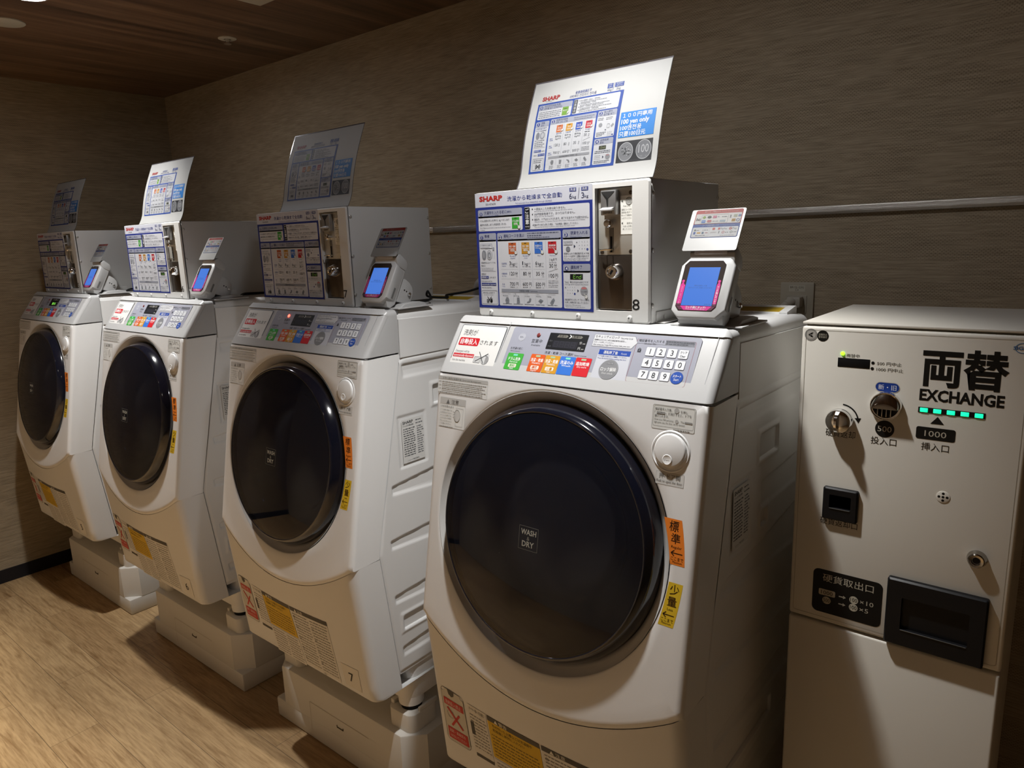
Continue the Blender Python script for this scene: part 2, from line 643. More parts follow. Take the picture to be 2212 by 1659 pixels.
# ---- ceiling fixtures
def downlight(x, y, watts, cone, blend, col, tilt, label):
    t = empty('recessed_downlight', (x, y, ZC), label, 'ceiling light', 'recessed ceiling downlights')
    MB().lathe([(.060, -.0005), (.060, -.004), (.052, -.006), (.046, -.002), (.046, -.0005)], PAINT, cap=False).build('trim_ring', t)
    MB().lathe([(.0455, -.0008), (.0455, -.002), (.02, -.0035), (.0001, -.004)], LAMPGLOW if y > -1.5 else FILLGLOW, cap=False).build('lamp_diffuser', t)
    d = bpy.data.lights.new('downlight_beam', 'SPOT')
    d.energy = watts; d.color = col
    d.spot_size = math.radians(cone); d.spot_blend = blend
    d.shadow_soft_size = .022
    o = bpy.data.objects.new('downlight_beam', d)
    COL.objects.link(o)
    o.parent = t
    o.location = (0, 0, -.03)
    o.rotation_euler = (math.radians(tilt), 0, 0)
    return t
LBL = ['glowing round recessed downlight in walnut ceiling at the top left',
       'recessed downlight in the ceiling above the large nearest washing machine',
       'unseen lamp added as fill over the open floor in front of the farthest washing machine',
       'unseen lamp added as fill over the open floor in front of the washing machine marked 7',
       'unseen lamp added as fill over the open floor in front of the nearest washing machine']
for a, l in zip(LAMPS, LBL):
    downlight(*a, l)

t = MB().lathe([(.056, 0), (.056, -.003), (.053, -.005), (.0001, -.006)], pm('speaker_plate_white', (.52, .50, .42), .6)).build('ceiling_cover_disc', loc=(.262, -.955, ZC))
tag(t, 'flat round white ceiling disc at the left edge of the photo', 'ceiling disc')
t = empty('sprinkler_head', (.5775, -.328, ZC), 'small round sprinkler with white collar on the walnut ceiling', 'sprinkler')
MB().lathe([(.033, 0), (.033, -.002), (.029, -.004), (.014, -.005), (.012, -.0035)], pm('sprinkler_white', (.62, .60, .52), .5), cap=False).build('collar', t)
MB().lathe([(.009, -.001), (.009, -.010), (.005, -.014), (.005, -.018), (.014, -.0185), (.014, -.0205), (.0001, -.021)], CHROME, n=20).build('nozzle', t)
t = MB().box((1.0118, -.607, ZC-.008), (1.162, -.4573, ZC), pm('fixture_white', (.62, .60, .52), .5), .002).build('ceiling_panel')
tag(t, 'square white ceiling panel cut off by the top edge of the photo', 'ceiling panel')

# ================================================================== washing machine (local: x from its left side, y room depth, z up)
P0 = V((0, -.8160, 1.3410)); P1 = V((0, -.8874, 1.2356)); P2 = V((0, -.9751, .7439)); P3 = V((0, -.9367, .3605))
W = .600
BACK = -.410
EX = V((1, 0, 0))
TC = (P1-P0).normalized(); TF = (P2-P1).normalized(); TL = (P3-P2).normalized()
def nrm(t):
    n = EX.cross(-t)
    return n if n.y < 0 else -n
NC, NF, NL = nrm(TC), nrm(TF), nrm(TL)
FC = frame4(P0, EX, -TC, NC)
FF = frame4(P1, EX, -TF, NF)
def seam_y(z):
    pts = [(1.345, -.779), (1.235, -.7805), (.740, -.889), (.395, -.8505), (.30, -.84)]
    for (a, ya), (b, yb) in zip(pts, pts[1:]):
        if z >= b:
            return ya+(yb-ya)*(a-z)/(a-b)
    return -.84
ARC = lambda x: .609-1.1*(x-W/2)**2
def front_pt(x, t, d=0):
    return P1+EX*x+TF*t-NF*d
def arch_pt(x):
    return front_pt(x, ARC(x))
def low_y(x, z):
    a = arch_pt(x)
    return P3.y+(a.y+.004-P3.y)*(z-P3.z)/(a.z-.0012-P3.z)

DC = (.2945, .2715)          # door centre on the front panel (x, t)
RH = .2585                   # recess radius

def build_front_panel(root):
    N = 192
    out = []                 # (x, t, outward dx, dt, b, kind)
    per = []
    def seg(p, q, n):
        for i in range(n):
            f = i/n
            per.append((p[0]+(q[0]-p[0])*f, p[1]+(q[1]-p[1])*f))
    t0 = .0022
    seg((0, t0), (W, t0), 40); seg((W, t0), (W, ARC(W)), 40)
    for i in range(60):
        x = W-W*i/60
        per.append((x, ARC(x)))
    seg((0, ARC(0)), (0, t0), 40)
    n = len(per)
    b = .013
    def inset(x, t, f):
        # clamp into the rectangle shrunk by b*f at sides and arch
        xx = min(max(x, b*f), W-b*f)
        tt = min(t, ARC(xx)-.016*f)
        return xx, max(tt, t0+.0008*f)
    vs = []; fs = []
    rings = []
    def ring(pts):
        rings.append(len(vs)); vs.extend(pts)
    def circ(r, d):
        pts = []
        for x, t in per:
            a = math.atan2(t-DC[1], x-DC[0])
            pts.append(front_pt(DC[0]+r*math.cos(a), DC[1]+r*math.sin(a), d))
        return pts
    ring(circ(RH+.0012, .003)); ring(circ(RH+.002, .0015)); ring(circ(RH+.005, 0))
    c0 = [(DC[0]+(RH+.005)*math.cos(math.atan2(t-DC[1], x-DC[0])), DC[1]+(RH+.005)*math.sin(math.atan2(t-DC[1], x-DC[0]))) for x, t in per]
    ins = [inset(x, t, 1) for x, t in per]
    for f in (.25, .5, .75, 1):
        ring([front_pt(a[0]+(c[0]-a[0])*f, a[1]+(c[1]-a[1])*f) for a, c in zip(c0, ins)])
    for k in range(1, 6):
        th = PI/2*k/5
        pts = []
        for (x, t), (xi, ti) in zip(per, ins):
            s_ = math.sin(th); d = b*(1-math.cos(th))
            fx = 1 if abs(x-xi) > 1e-6 else 0
            fa = .5 if ti < t-1e-6 else 0
            dd = d*max(fx, fa)
            pts.append(front_pt(xi+(x-xi)*s_, ti+(t-ti)*s_, dd))
        ring(pts)
    pts = []
    for (x, t), (xi, ti) in zip(per, ins):
        p = front_pt(x, t)
        if abs(x-xi) > 1e-6:
            pts.append(V((p.x, seam_y(p.z), p.z)))
        elif ti < t-1e-6:
            pts.append(front_pt(x, t, .03))
        else:
            pts.append(front_pt(x, t, .02))
    ring(pts)
    for r0, r1 in zip(rings, rings[1:]):
        for i in range(n):
            j = (i+1) % n
            fs.append((r0+i, r0+j, r1+j, r1+i))
    mb = MB(); mb.add(vs, fs, PEARL)
    return mb.build('front_panel', root, OFF, 50)

def build_lower_panel(root):
    mb = MB()
    nx, nz = 48, 10
    b = .022
    xs = [0+b+(W-2*b)*i/nx for i in range(nx+1)]
    vs = []; cols = []
    def col(x, d, side=None):
        """column of points from arch to bottom at x; d = how far behind the face"""
        a = arch_pt(min(max(x, 0), W))
        top = V((x, a.y+.004, a.z-.0012))
        out = []
        for k in range(nz+1):
            f = k/nz
            z = top.z+(P3.z-top.z)*f
            y = top.y+(P3.y-top.y)*f
            out.append(V((x, y+d, z)))
        # rounded lip under the bottom
        out.append(V((x, P3.y+d+.004, P3.z-.006)))
        out.append(V((x, P3.y+d+.012, P3.z-.009)))
        return out
    cs = []
    def sidecols(sgn):
        out = []
        for k in range(6):
            th = PI/2*k/5
            if sgn < 0:
                x = b-b*math.sin(th)
            else:
                x = W-b+b*math.sin(th)
            out.append(col(x, b*(1-math.cos(th))))
        x = 0 if sgn < 0 else W
        back = [V((x, seam_y(min(p.z, 1.3)), p.z)) for p in out[-1]]
        out.append(back)
        return out
    L = sidecols(-1)[::-1]; Rr = sidecols(1)
    cs = L[:-1]+[col(x, 0) for x in xs]+Rr[1:]
    m = len(cs[0])
    for c in cs:
        vs += c
    fs = []
    for i in range(len(cs)-1):
        for k in range(m-1):
            fs.append((i*m+k, (i+1)*m+k, (i+1)*m+k+1, i*m+k+1))
    # underside
    base = len(vs)
    for c in cs:
        vs.append(V((c[-1].x, -.72, c[-1].z)))
    for i in range(len(cs)-1):
        fs.append((i*m+m-1, (i+1)*m+m-1, base+i+1, base+i))
    mb.add(vs, fs, WHITE)
    return mb.build('lower_panel', root, OFF, 50)

OFF = (-.3, .62, -.2515)      # parts are drawn from the machine's left side at floor level; the root sits at its feet

SIDE_OUT = [(-.7985, 1.2225), (BACK+.012, 1.2225), (BACK+.012, .3975), (-.8470, .3975), (-.8845, .738)]
def smooth01(x):
    x = max(0, min(1, x))
    return x*x*(3-2*x)
RIBS = [  # y front, z lo, z hi at the front; z lo, z hi towards the back
    (-.8335, .881, .906, .846, .948), (-.849, .7405, .7665, .712, .788), (-.848, .592, .6155, .568, .640),
    (-.833, .438, .466, .436, .502)]
POCKETS = [  # y0, y1, z0, z1, depth
    (-.6735, -.578, 1.090, 1.137, .030), (-.824, -.560, .513, .5505, .028), (-.656, -.622, .955, .985, .016)]
def side_h(y, z):
    # distance inside the outline (front edge is slanted)
    if z > .738:
        yf = -.8845+(z-.738)/(1.2225-.738)*(.8845-.7985)
    else:
        yf = -.8470+(z-.3975)/(.738-.3975)*(.8470-.8845)
    d = min(y-yf, 1.2225-z, z-.3975, BACK+.012-y)
    # rounded top front corner
    R_ = .04
    if y-yf < R_ and 1.2225-z < R_:
        d = R_-math.hypot(R_-(y-yf), R_-(1.2225-z))
    h = .0
    h += .0028*smooth01(d/.006)-.0016
    if d < 0:
        return -.0016
    for yf_, a0, a1, b0, b1 in RIBS:
        f = (y-yf_)/.45
        lo = a0+(b0-a0)*f; hi = a1+(b1-a1)*f
        e = min(y-yf_, -.43-y, z-lo, hi-z)
        if e > 0:
            # steep ledge under the top edge, ramp out towards the bottom
            q = (z-lo)/(hi-lo)
            h -= .007*smooth01(e/.006)*(.35+.65*q)
    e = min(y+.7767, -.42-y, z-1.170, 1.2085-z)
    if e > 0:
        h -= .0055*smooth01(e/.008)*(.3+.7*(z-1.17)/.0385)
    e = min(y+.656, -.42-y, z-.988, 1.045+(y+.656)*.03-z)
    if e > 0:
        h -= .006*smooth01(e/.008)*(.35+.65*(z-.988)/.057)
    e = min(y+.802, -.7035-y, z-.942, 1.079-z)
    if e > 0:
        h -= .0022*smooth01(e/.004)
    for y0, y1, z0, z1, dp in POCKETS:
        e = min(y-y0, y1-y, z-z0, z1-z)
        if e > -.012:
            h += .0022*smooth01((e+.012)/.006)*(1-smooth01(e/.003))
        if e > 0:
            h -= dp*smooth01(e/.007)
    return h

def build_side_panel(root):
    st = .0035
    ys = []; y = -.892
    while y < BACK+.016:
        ys.append(y); y += st
    zs = []; z = .392
    while z < 1.229:
        zs.append(z); z += st
    vs = []; idx = {}
    for i, y in enumerate(ys):
        for k, z in enumerate(zs):
            yf = seam_y(z)+.0035
            yy = max(y, yf)
            idx[i, k] = len(vs)
            vs.append((W-.0015+side_h(yy, z), yy, z))
    fs = []
    for i in range(len(ys)-1):
        for k in range(len(zs)-1):
            if max(vs[idx[i, k]][1], vs[idx[i+1, k]][1]) <= seam_y(zs[k])+.0036 and vs[idx[i+1, k]][1]-vs[idx[i, k]][1] < 1e-6:
                continue
            fs.append((idx[i, k], idx[i+1, k], idx[i+1, k+1], idx[i, k+1]))
    mb = MB(); mb.add(vs, fs, WHITE)
    return mb.build('side_panel', root, OFF, 80)

def build_cabinet(root):
    mb = MB()
    g = .0028
    prof = [(-.779+g, 1.341), (-.7805+g, 1.235), (-.889+g, .740), (-.8505+g, .3965), (BACK, .3965), (BACK, 1.330), (BACK-.06, 1.336)]
    bm = bmesh.new()
    xa, xb = .004, W-.004
    A = [bm.verts.new((xa, *p)) for p in prof]; B = [bm.verts.new((xb, *p)) for p in prof]
    bm.faces.new(A); bm.faces.new(B[::-1])
    n = len(prof)
    for i in range(n):
        j = (i+1) % n
        bm.faces.new((A[i], B[i], B[j], A[j]))
    bmesh.ops.recalc_face_normals(bm, faces=bm.faces[:])
    es = [e for e in bm.edges if abs(e.verts[0].co.x-e.verts[1].co.x) < 1e-6 and min(v.co.z for v in e.verts) > 1.32]
    bmesh.ops.bevel(bm, geom=es, offset=.020, segments=5, affect='EDGES', profile=.5)
    bm.normal_update()
    bmesh.ops.delete(bm, geom=[f for f in bm.faces if f.normal.y < -.7], context='FACES')
    mb.bm(bm, WHITE)
    # smooth shoulder of the top cover beside the side panel
    mb.prism([(-.776, 1.318), (-.7775, 1.2237), (BACK+.004, 1.2237), (BACK+.004, 1.308)], W-.006, W+.0002, WHITE, 'x')
    mb.prism([(-.776, 1.318), (-.7775, 1.2237), (BACK+.004, 1.2237), (BACK+.004, 1.308)], -.0002, .006, WHITE, 'x')
    # dark seam behind the front cover
    for xa_, xb_ in ((.006, .014), (W-.014, W-.006)):
        mb.prism([(-.7795, 1.338), (-.781, 1.235), (-.8895, .740), (-.851, .3975), (-.84, .3975), (-.87, .740), (-.77, 1.235), (-.77, 1.338)], xa_, xb_, GREYSEAM, 'x')
    # base skirt and feet sockets
    mb.prism(rr_pts(.008, -.816, W-.008, BACK+.01, .036, 7), .288, .3975, WHITE, 'z', .004, 2, lambda c_, e: c_.z < .29)
    return mb.build('cabinet', root, OFF, 40)

def build_control(root):
    mb = MB()
    prof = [(-.779, 1.341), (P0.y+.004, 1.341), (P0.y, P0.z-.003), (P1.y, P1.z+.0015), (-.7805, 1.2371)]
    def sel(c, e):
        side = c.x < .001 or c.x > W-.001
        return (side and c.y < -.7795 and not abs(e.verts[0].co.y-e.verts[1].co.y) > .09 and c.z > 1.238) or (abs(c.x-W/2) < .01 and c.z > 1.336 and c.y < -.80)
    bm = bmesh.new()
    A = [bm.verts.new((0, *p)) for p in prof]; B = [bm.verts.new((W, *p)) for p in prof]
    bm.faces.new(A); bm.faces.new(B[::-1])
    n = len(prof)
    for i in range(n):
        j = (i+1) % n
        bm.faces.new((A[i], B[i], B[j], A[j]))
    bmesh.ops.recalc_face_normals(bm, faces=bm.faces[:])
    es = []
    for e in bm.edges:
        a, b = e.verts[0].co, e.verts[1].co
        same = abs(a.x-b.x) < 1e-6
        zs = sorted((a.z, b.z))
        if same and ((zs[0] > 1.336) or (zs[0] < 1.25 and zs[1] > 1.33 and a.y < -.8)):
            es.append(e)
        elif not same and zs[0] > 1.336 and a.y < -.80:
            es.append(e)
    bmesh.ops.bevel(bm, geom=es, offset=.0125, segments=5, affect='EDGES', profile=.5)
    mb.bm(bm, CTRL)
    ctl = mb.build('control_panel', root, OFF, 40)
    # ---- lid of the detergent box with its notice
    pr = Pr(dim=.72)
    L = lambda x, t: (x, -t)
    for nm, q, wd, c in (('lid_seam', (L(.1475, .004), L(.1438, .125)), .0012, '8d8f92'), ('end_cap_seam', (L(.5815, .006), L(.5790, .127)), .0010, '9a9c9f')):
        sm = Pr(); sm.line(q, wd, c, 1); sm.build(nm, ctl, FC)
    pr.rect(.0222, -.1068, .1432, -.0150, '5c6068', 1, .004)
    pr.rect(.0238, -.1052, .1416, -.0166, 'ecebe8', 2, .003)
    pr.text('洗剤が', .0330, -.0400, .0140, '3b3b3d', 3, w=.038)
    pr.rect(.0290, -.0630, .0830, -.0450, 'd21f2b', 3, .003)
    pr.text('自動投入', .0330, -.0600, .0125, 'ffffff', 4, w=.046, bold=.012)
    pr.text('されます', .0860, -.0590, .0110, '3b3b3d', 3, w=.047)
    pr.text('Detergent will be', .0290, -.0785, .0052, '6a6a6c', 3, w=.038)
    pr.rect(.0262, -.0895, .0830, -.0810, 'd0303a', 3, .0012)
    pr.text('automatically dispensed', .0285, -.0877, .0048, 'ffffff', 4, w=.0525)
    pr.text('into the machine.', .0285, -.0985, .0050, '6a6a6c', 3, w=.036)
    pr.rect(.0860, -.0990, .1040, -.0850, 'c9c9c8', 3, .001); pr.frame(.0860, -.0990, .1040, -.0850, .0006, '6f7074', 4, .001)
    pr.circ(.1150, -.0915, .0095, 'd2d2d2', 3); pr.ring(.1150, -.0915, .0095, .0008, '6f7074', 4)
    pr.rect(.1150, -.1000, .1235, -.0790, 'd2d2d2', 3, .003)
    pr.line([(.0945, -.0745), (.1130, -.0985)], .0014, '4a4a4c', 5); pr.line([(.1190, -.0770), (.0905, -.0960)], .0014, '4a4a4c', 5)
    lab = pr.build('detergent_notice', ctl, FC)
    lab['label'] = 'red and white printed notice'
    # ---- grey control sheet
    pr = Pr(dim=.60)
    G = lambda x0, t0, x1, t1, c, l, r=0: pr.rect(x0, -t1, x1, -t0, c, l, r)
    G(.1605, .0130, .5555, .1112, 'b4b6c4', 1, .006)
    pr.circ(.1873, -.0347, .0082, 'c6c8d3', 2); pr.ring(.1873, -.0347, .0082, .0005, 'd7d9e0', 3)
    pr.text('電源入', .1873, -.0362, .0030, '8a8c98', 3, al='c')
    pr.text('営業中', .2258, -.0452, .0085, '37383f', 2, w=.0245, al='c')
    pr.text('Available', .2258, -.0515, .0040, '55565e', 2, w=.0215, al='c')
    G(.2510, .0212, .3382, .0558, '16171b', 2, .0015)
    G(.2640, .0370, .3190, .0515, '2a2a33', 3, .001)
    for i in range(4):
        x = .2680+i*.0125
        for ax, ay, bx, by in ((0, 0, .008, 0), (0, -.0055, .008, -.0055), (0, -.011, .008, -.011), (0, 0, 0, -.011), (.008, 0, .008, -.011)):
            pr.line([(x+ax, -.0388+ay), (x+bx, -.0388+by)], .0010, '3a3a44', 4)
    pr.poly([(.2690, -.0300), (.2720, -.0245), (.2910, -.0245), (.2940, -.0272), (.2910, -.0300)], '8d8a82', 3)
    pr.text('洗濯中', .2730, -.0293, .0046, '1e1e22', 4, w=.016)
    pr.poly([(.2960, -.0310), (.2995, -.0272), (.2960, -.0235), (.2985, -.0235), (.3025, -.0272), (.2985, -.0310)], 'f2f2f2', 4)
    pr.poly([(.3010, -.0300), (.3040, -.0272), (.3010, -.0245), (.3230, -.0245), (.3260, -.0272), (.3230, -.0300)], '8d8a82', 3)
    pr.text('乾燥中', .3055, -.0293, .0046, '1e1e22', 4, w=.016)
    pr.text('分', .3225, -.0412, .0056, 'f4f4f4', 4); pr.text('min', .3300, -.0408, .0028, 'f4f4f4', 4, w=.0055)
    pr.text('円', .3225, -.0525, .0056, 'f4f4f4', 4); pr.text('yen', .3300, -.0518, .0028, 'f4f4f4', 4, w=.0055)
    pr.text('残り', .2545, -.0400, .0036, '6d6d75', 4); pr.text('料金', .2545, -.0510, .0036, '6d6d75', 4)
    pr.text('お洗濯の前に', .1690, -.0620, .0052, '2c2d33', 2, w=.0300)
    pr.text('Before laundry', .1710, -.0666, .0026, '55565e', 2, w=.024)
    pr.text('洗濯・乾燥 コース選択', .2530, -.0655, .0056, '2c2d33', 2, w=.0640)
    pr.text('Select course', .3200, -.0650, .0030, '55565e', 2, w=.026)
    # arrow notice: security lock
    pts = [(.3495, -.0180), (.4330, -.0180), (.4400, -.0300), (.4310, -.0425), (.3495, -.0425)]
    pr.poly(pts, '8b8d98', 2); cx, cy = .394, -.0302
    pr.poly([(cx+(a-cx)*.985, cy+(b-cy)*.94) for a, b in pts], 'e9eaee', 3)
    pr.text('セキュリティロック', .3520, -.0252, .0056, '34353c', 4, w=.050)
    pr.text('Security lock', .4050, -.0248, .0034, '55565e', 4, w=.024)
    pr.text('盗難防止のために4桁の暗証番号を設定し、', .3520, -.0308, .0034, '4a4b53', 4, w=.066)
    pr.text('スタートを押してください。', .3520, -.0355, .0034, '4a4b53', 4, w=.042)
    pr.text('After setting your 4-digit PIN to prevent theft, press start.', .3520, -.0400, .0030, '4a4b53', 4, w=.076)
    # white unlock field
    pr.poly([(.3700, -.0470), (.4320, -.0470), (.4340, -.0490), (.4375, -.1040), (.4360, -.1060), (.3695, -.1060), (.3675, -.1040), (.3682, -.0490)], 'dfe1ea', 2)
    G(.3690, .0472, .4330, .0572, '2450b4', 3, .0008)
    pr.text('運転終了後', .3790, -.0555, .0064, 'ffffff', 4, w=.029, bold=.008); pr.text('Finish', .4150, -.0548, .0036, 'cfd8f4', 4, w=.0110)
    pr.text('ドアを開ける前にロック解除してください。', .3705, -.0618, .0034, '2d4a9a', 3, w=.058)
    pr.text('Press the button before opening the door.', .3705, -.0655, .0027, '2d4a9a', 3, w=.058)
    # key field
    pr.frame(.4378, -.1030, .5468, -.0205, .0006, 'a8666e', 2, .004)
    pr.rect(.4400, -.0300, .5450, -.0208, 'b4b6c4', 3)
    pr.text('暗証番号を入力する', .4415, -.0272, .0052, '2c2d33', 4, w=.048)
    pr.text('Set your PIN', .4530, -.0312, .0028, '55565e', 4, w=.022)
    pr.rect(.4920, -.0302, .5445, -.0212, 'c9cbd5', 3)
    pr.micro(.4935, -.0248, .5440, .0026, '60626c', 4, 3); pr.micro(.4935, -.0288, .5330, .0026, '60626c', 4, 4)
    pr.rect(.4440, -.0470, .4508, -.0415, '3b3c44', 3, .0008); pr.ring(.4474, -.0415, .0027, .0009, '3b3c44', 3)
    pr.circ(.4474, -.0440, .0009, 'b4b6c4', 4)
    sh = pr.build('control_sheet', ctl, FC)
    sh['label'] = 'lavender grey printed sheet with display window'
    # buttons carry their lettering in their own mesh: shapes go through one printed mesh each
    def printed(name, draw, label=None):
        p = Pr(dim=.72); draw(p)
        o = p.build(name, ctl, FC @ Matrix.Translation((0, 0, .0003)))
        if label:
            o['label'] = label
        return o
    def solid(p, x0, t0, x1, t1, c, r, h=4):
        """a raised key drawn as a skirt and a top inside the printed mesh"""
        p.rect(x0, -t1, x1, -t0, '8f919c', 1, r)
        for l in (2, 3):
            p.rect(x0+.0003, -t1+.0003, x1-.0003, -t0-.0003, c, l, r)
    courses = [
        (.1685, .2070, '44b040', 'ドラム洗浄', 'Wash the tub', '無料', 'FREE', .0698, .1052),
        (.2248, .2585, 'df5f24', '洗濯・乾燥', 'Wash&Dry', '標準', 'Regular', .0680, .1045),
        (.2590, .2925, 'd99b2a', '洗濯・乾燥', 'Wash&Dry', '少量', 'Less', .0678, .1045),
        (.2930, .3265, '3a78d8', '洗濯のみ', 'Wash', None, None, .0674, .1043),
        (.3270, .3608, 'd8232e', '追加乾燥', 'Dry more', None, None, .0670, .1040)]
    for x0, x1, c, a, b, s1, s2, t0, t1 in courses:
        def dr(p):
            solid(p, x0, t0, x1, t1, c, .002)
            cx = (x0+x1)/2
            p.rect(cx-.0052, -t0-.0058, cx+.0052, -t0-.0022, '7fe0c8' if c in ('44b040', '3a78d8') else 'a8c9a0', 4, .0006)
            p.text(a, cx, -t0-.0158, .0072, 'ffffff', 4, w=.0285, al='c', bold=.012)
            p.text(b, cx, -t0-.0202, .0034, 'ffffff', 4, w=.0200, al='c')
            if s1:
                p.rect(cx-.0095, -t1+.0052, cx+.0095, -t1+.0128, 'f1e9dc', 4, .002)
                p.text(s1, cx, -t1+.0060, .0060, c, 5, al='c', w=.013, bold=.01)
                p.text(s2, cx, -t1+.0014, .0032, 'ffffff', 4, al='c')
        nm = {'44b040': 'green', 'df5f24': 'orange', 'd99b2a': 'amber', '3a78d8': 'blue', 'd8232e': 'red'}[c]
        printed('course_button', dr, nm+' course button')
    def dr(p):
        p.circ(.3993, -.0850, .0192, '6b6d74', 1, n=40)
        for l in (2, 3):
            p.circ(.3993, -.0850, .0186, '8c8d90', l, n=40)
        p.ring(.3993, -.0850, .0186, .0008, 'a5a6a9', 4, 40)
        p.rect(.3920, -.0752, .4066, -.0712, '7b7c80', 4, .001); p.text('ドアロック中', .3993, -.0748, .0030, 'd9d9da', 5, al='c', w=.0125)
        p.text('ロック解除', .3993, -.0885, .0078, 'f2f2f2', 4, al='c', w=.0310, bold=.012)
        p.text('Door unlock', .3993, -.0938, .0036, 'e2e2e2', 4, al='c', w=.0220)
    printed('unlock_button', dr, 'round grey unlock button')
    xs_ = [(.4688, .0440), (.4886, .0440), (.5093, .0443), (.5296, .0447), (.4684, .0650), (.4880, .0648), (.5087, .0647), (.5291, .0647), (.4680, .0870), (.4875, .0872), (.5083, .0872)]
    for (x, tt), k in zip(xs_, '123C4560789'):
        def dr(p):
            x0, x1, t0, t1 = x-.0088, x+.0088, tt-.0085, tt+.0085
            solid(p, x0, t0, x1, t1, 'eceef2', .0022)
            p.frame(x0, -t1, x1, -t0, .0005, '9a9ca6', 4, .0022)
            if k == 'C':
                p.text('クリア', x, -tt+.0002, .0052, '3a3b42', 5, al='c', w=.0120); p.text('Clear', x, -tt-.0056, .0038, '3a3b42', 5, al='c', w=.0095)
            else:
                p.text(k, x, -tt-.0048, .0098, '33343a', 5, al='c')
        printed('keypad_key', dr)
    def dr(p):
        p.circ(.5297, -.0876, .0112, '17367f', 1, n=36)
        for l in (2, 3):
            p.circ(.5297, -.0876, .0108, '1d4fae', l, n=36)
        p.text('スタート', .5297, -.0872, .0050, 'ffffff', 4, al='c', w=.0150, bold=.01); p.text('Start', .5297, -.0928, .0040, 'ffffff', 4, al='c', w=.0088)
    printed('start_button', dr, 'round blue start button')
    return ctl

def build_door(root):
    O = FF @ Matrix.Translation((DC[0], -DC[1], 0))
    mb = MB()
    d = MB().lathe([(RH+.0012, .0002), (RH-.001, -.003), (.2530, -.0090), (.2470, -.0140), (.2400, -.0200), (.2380, -.034), (.20, -.036)], RING, O, 96, cap=False)
    ring = d.build('door_recess_ring', root, OFF, 60)
    # door: dark rim, inner bowl, tinted outer shell
    rim = MB()
    rim.lathe([(.2380, -.034), (.2395, -.014), (.2392, -.006), (.2375, -.001), (.2320, .0095), (.2275, .0160), (.2250, .0186), (.2228, .0192), (.2214, .0182), (.2200, .012), (.2190, -.001)], GLASSRIM, O, 96, cap=False)
    door = rim.build('door', root, OFF, 60)
    b = MB()
    prof = [(.2225, .0060)]
    prof += [(.213, .002), (.202, -.003), (.192, -.007), (.180, -.014), (.168, -.026), (.158, -.041), (.150, -.055), (.142, -.066), (.131, -.073), (.112, -.076), (.06, -.077), (.0001, -.078)]
    b.lathe(prof, BOWL, O, 96, cap=False)
    b.build('inner_bowl', door, smooth=60)
    sh = MB()
    prof = []
    R0 = .2220
    for i in range(31):
        a = PI/2*i/30
        r = R0*math.cos(a)
        prof.append((max(r, .0001), .0180+.0185*(1-(r/R0)**2)))
    sh.lathe(prof, GLASS, O, 128, cap=False)
    sh.build('door_glass', door, smooth=80)
    def dome(x, y, l):
        r = min(math.hypot(x, y)/R0, 1)
        return O @ V((x, y, .0180+.0185*(1-r*r)+.0004+l))
    pr = Pr()
    pr.frame(-.0215, -.0225, .0215, .0205, .0005, '80827e', 1)
    pr.text('WASH', 0, .0055, .0095, 'a9a99f', 1, al='c', w=.0345, bold=.02)
    pr.text('&', 0, -.0045, .0070, '8b8b84', 1, al='c')
    pr.text('DRY', 0, -.0165, .0100, 'a9a99f', 1, al='c', w=.0270, bold=.02)
    pr.x0 = .0005; pr.y0 = -.0050
    for it in pr.items:
        if it[0] == 'p':
            for i, (x, y) in enumerate(it[1]):
                it[1][i] = (x+pr.x0, y+pr.y0)
    lb = pr.build('door_emblem', door, warp=dome)
    lb['label'] = 'small square wash and dry emblem'
    # push button
    OB = FF @ Matrix.Translation((.5385, -.0818, 0))
    mb = MB().lathe([(.0345, .0004), (.0325, .0018), (.0312, .0004), (.0295, -.006), (.027, -.007)], PEARL, OB, 48, cap=False)
    bz = mb.build('door_button', root, OFF, 50)
    prof = [(.0280, -.006), (.0280, .0030), (.0268, .0048), (.0245, .0056), (.0001, .0060)]
    MB().lathe(prof, WHITE, OB @ Matrix.Translation((0, .0015, 0)), 48).build('button_cap', bz, smooth=50)
    dm = MB()
    for k, (r, h, m_) in enumerate(((.0088, .0063, PEARL),)):
        dm.lathe([(r, h), (r-.0012, h+.0007), (r-.0030, h+.0002), (.0001, h-.0001)], m_, OB @ Matrix.Translation((-.002, -.0135, 0)), 32)
    for i in (-1, 0, 1):
        dm.lathe([(.0008, .0064), (.0001, .0066)], ink('77787a'), OB @ Matrix.Translation((-.002+i*.0034, -.0145, 0)), 8)
    dm.build('button_dimple', bz)

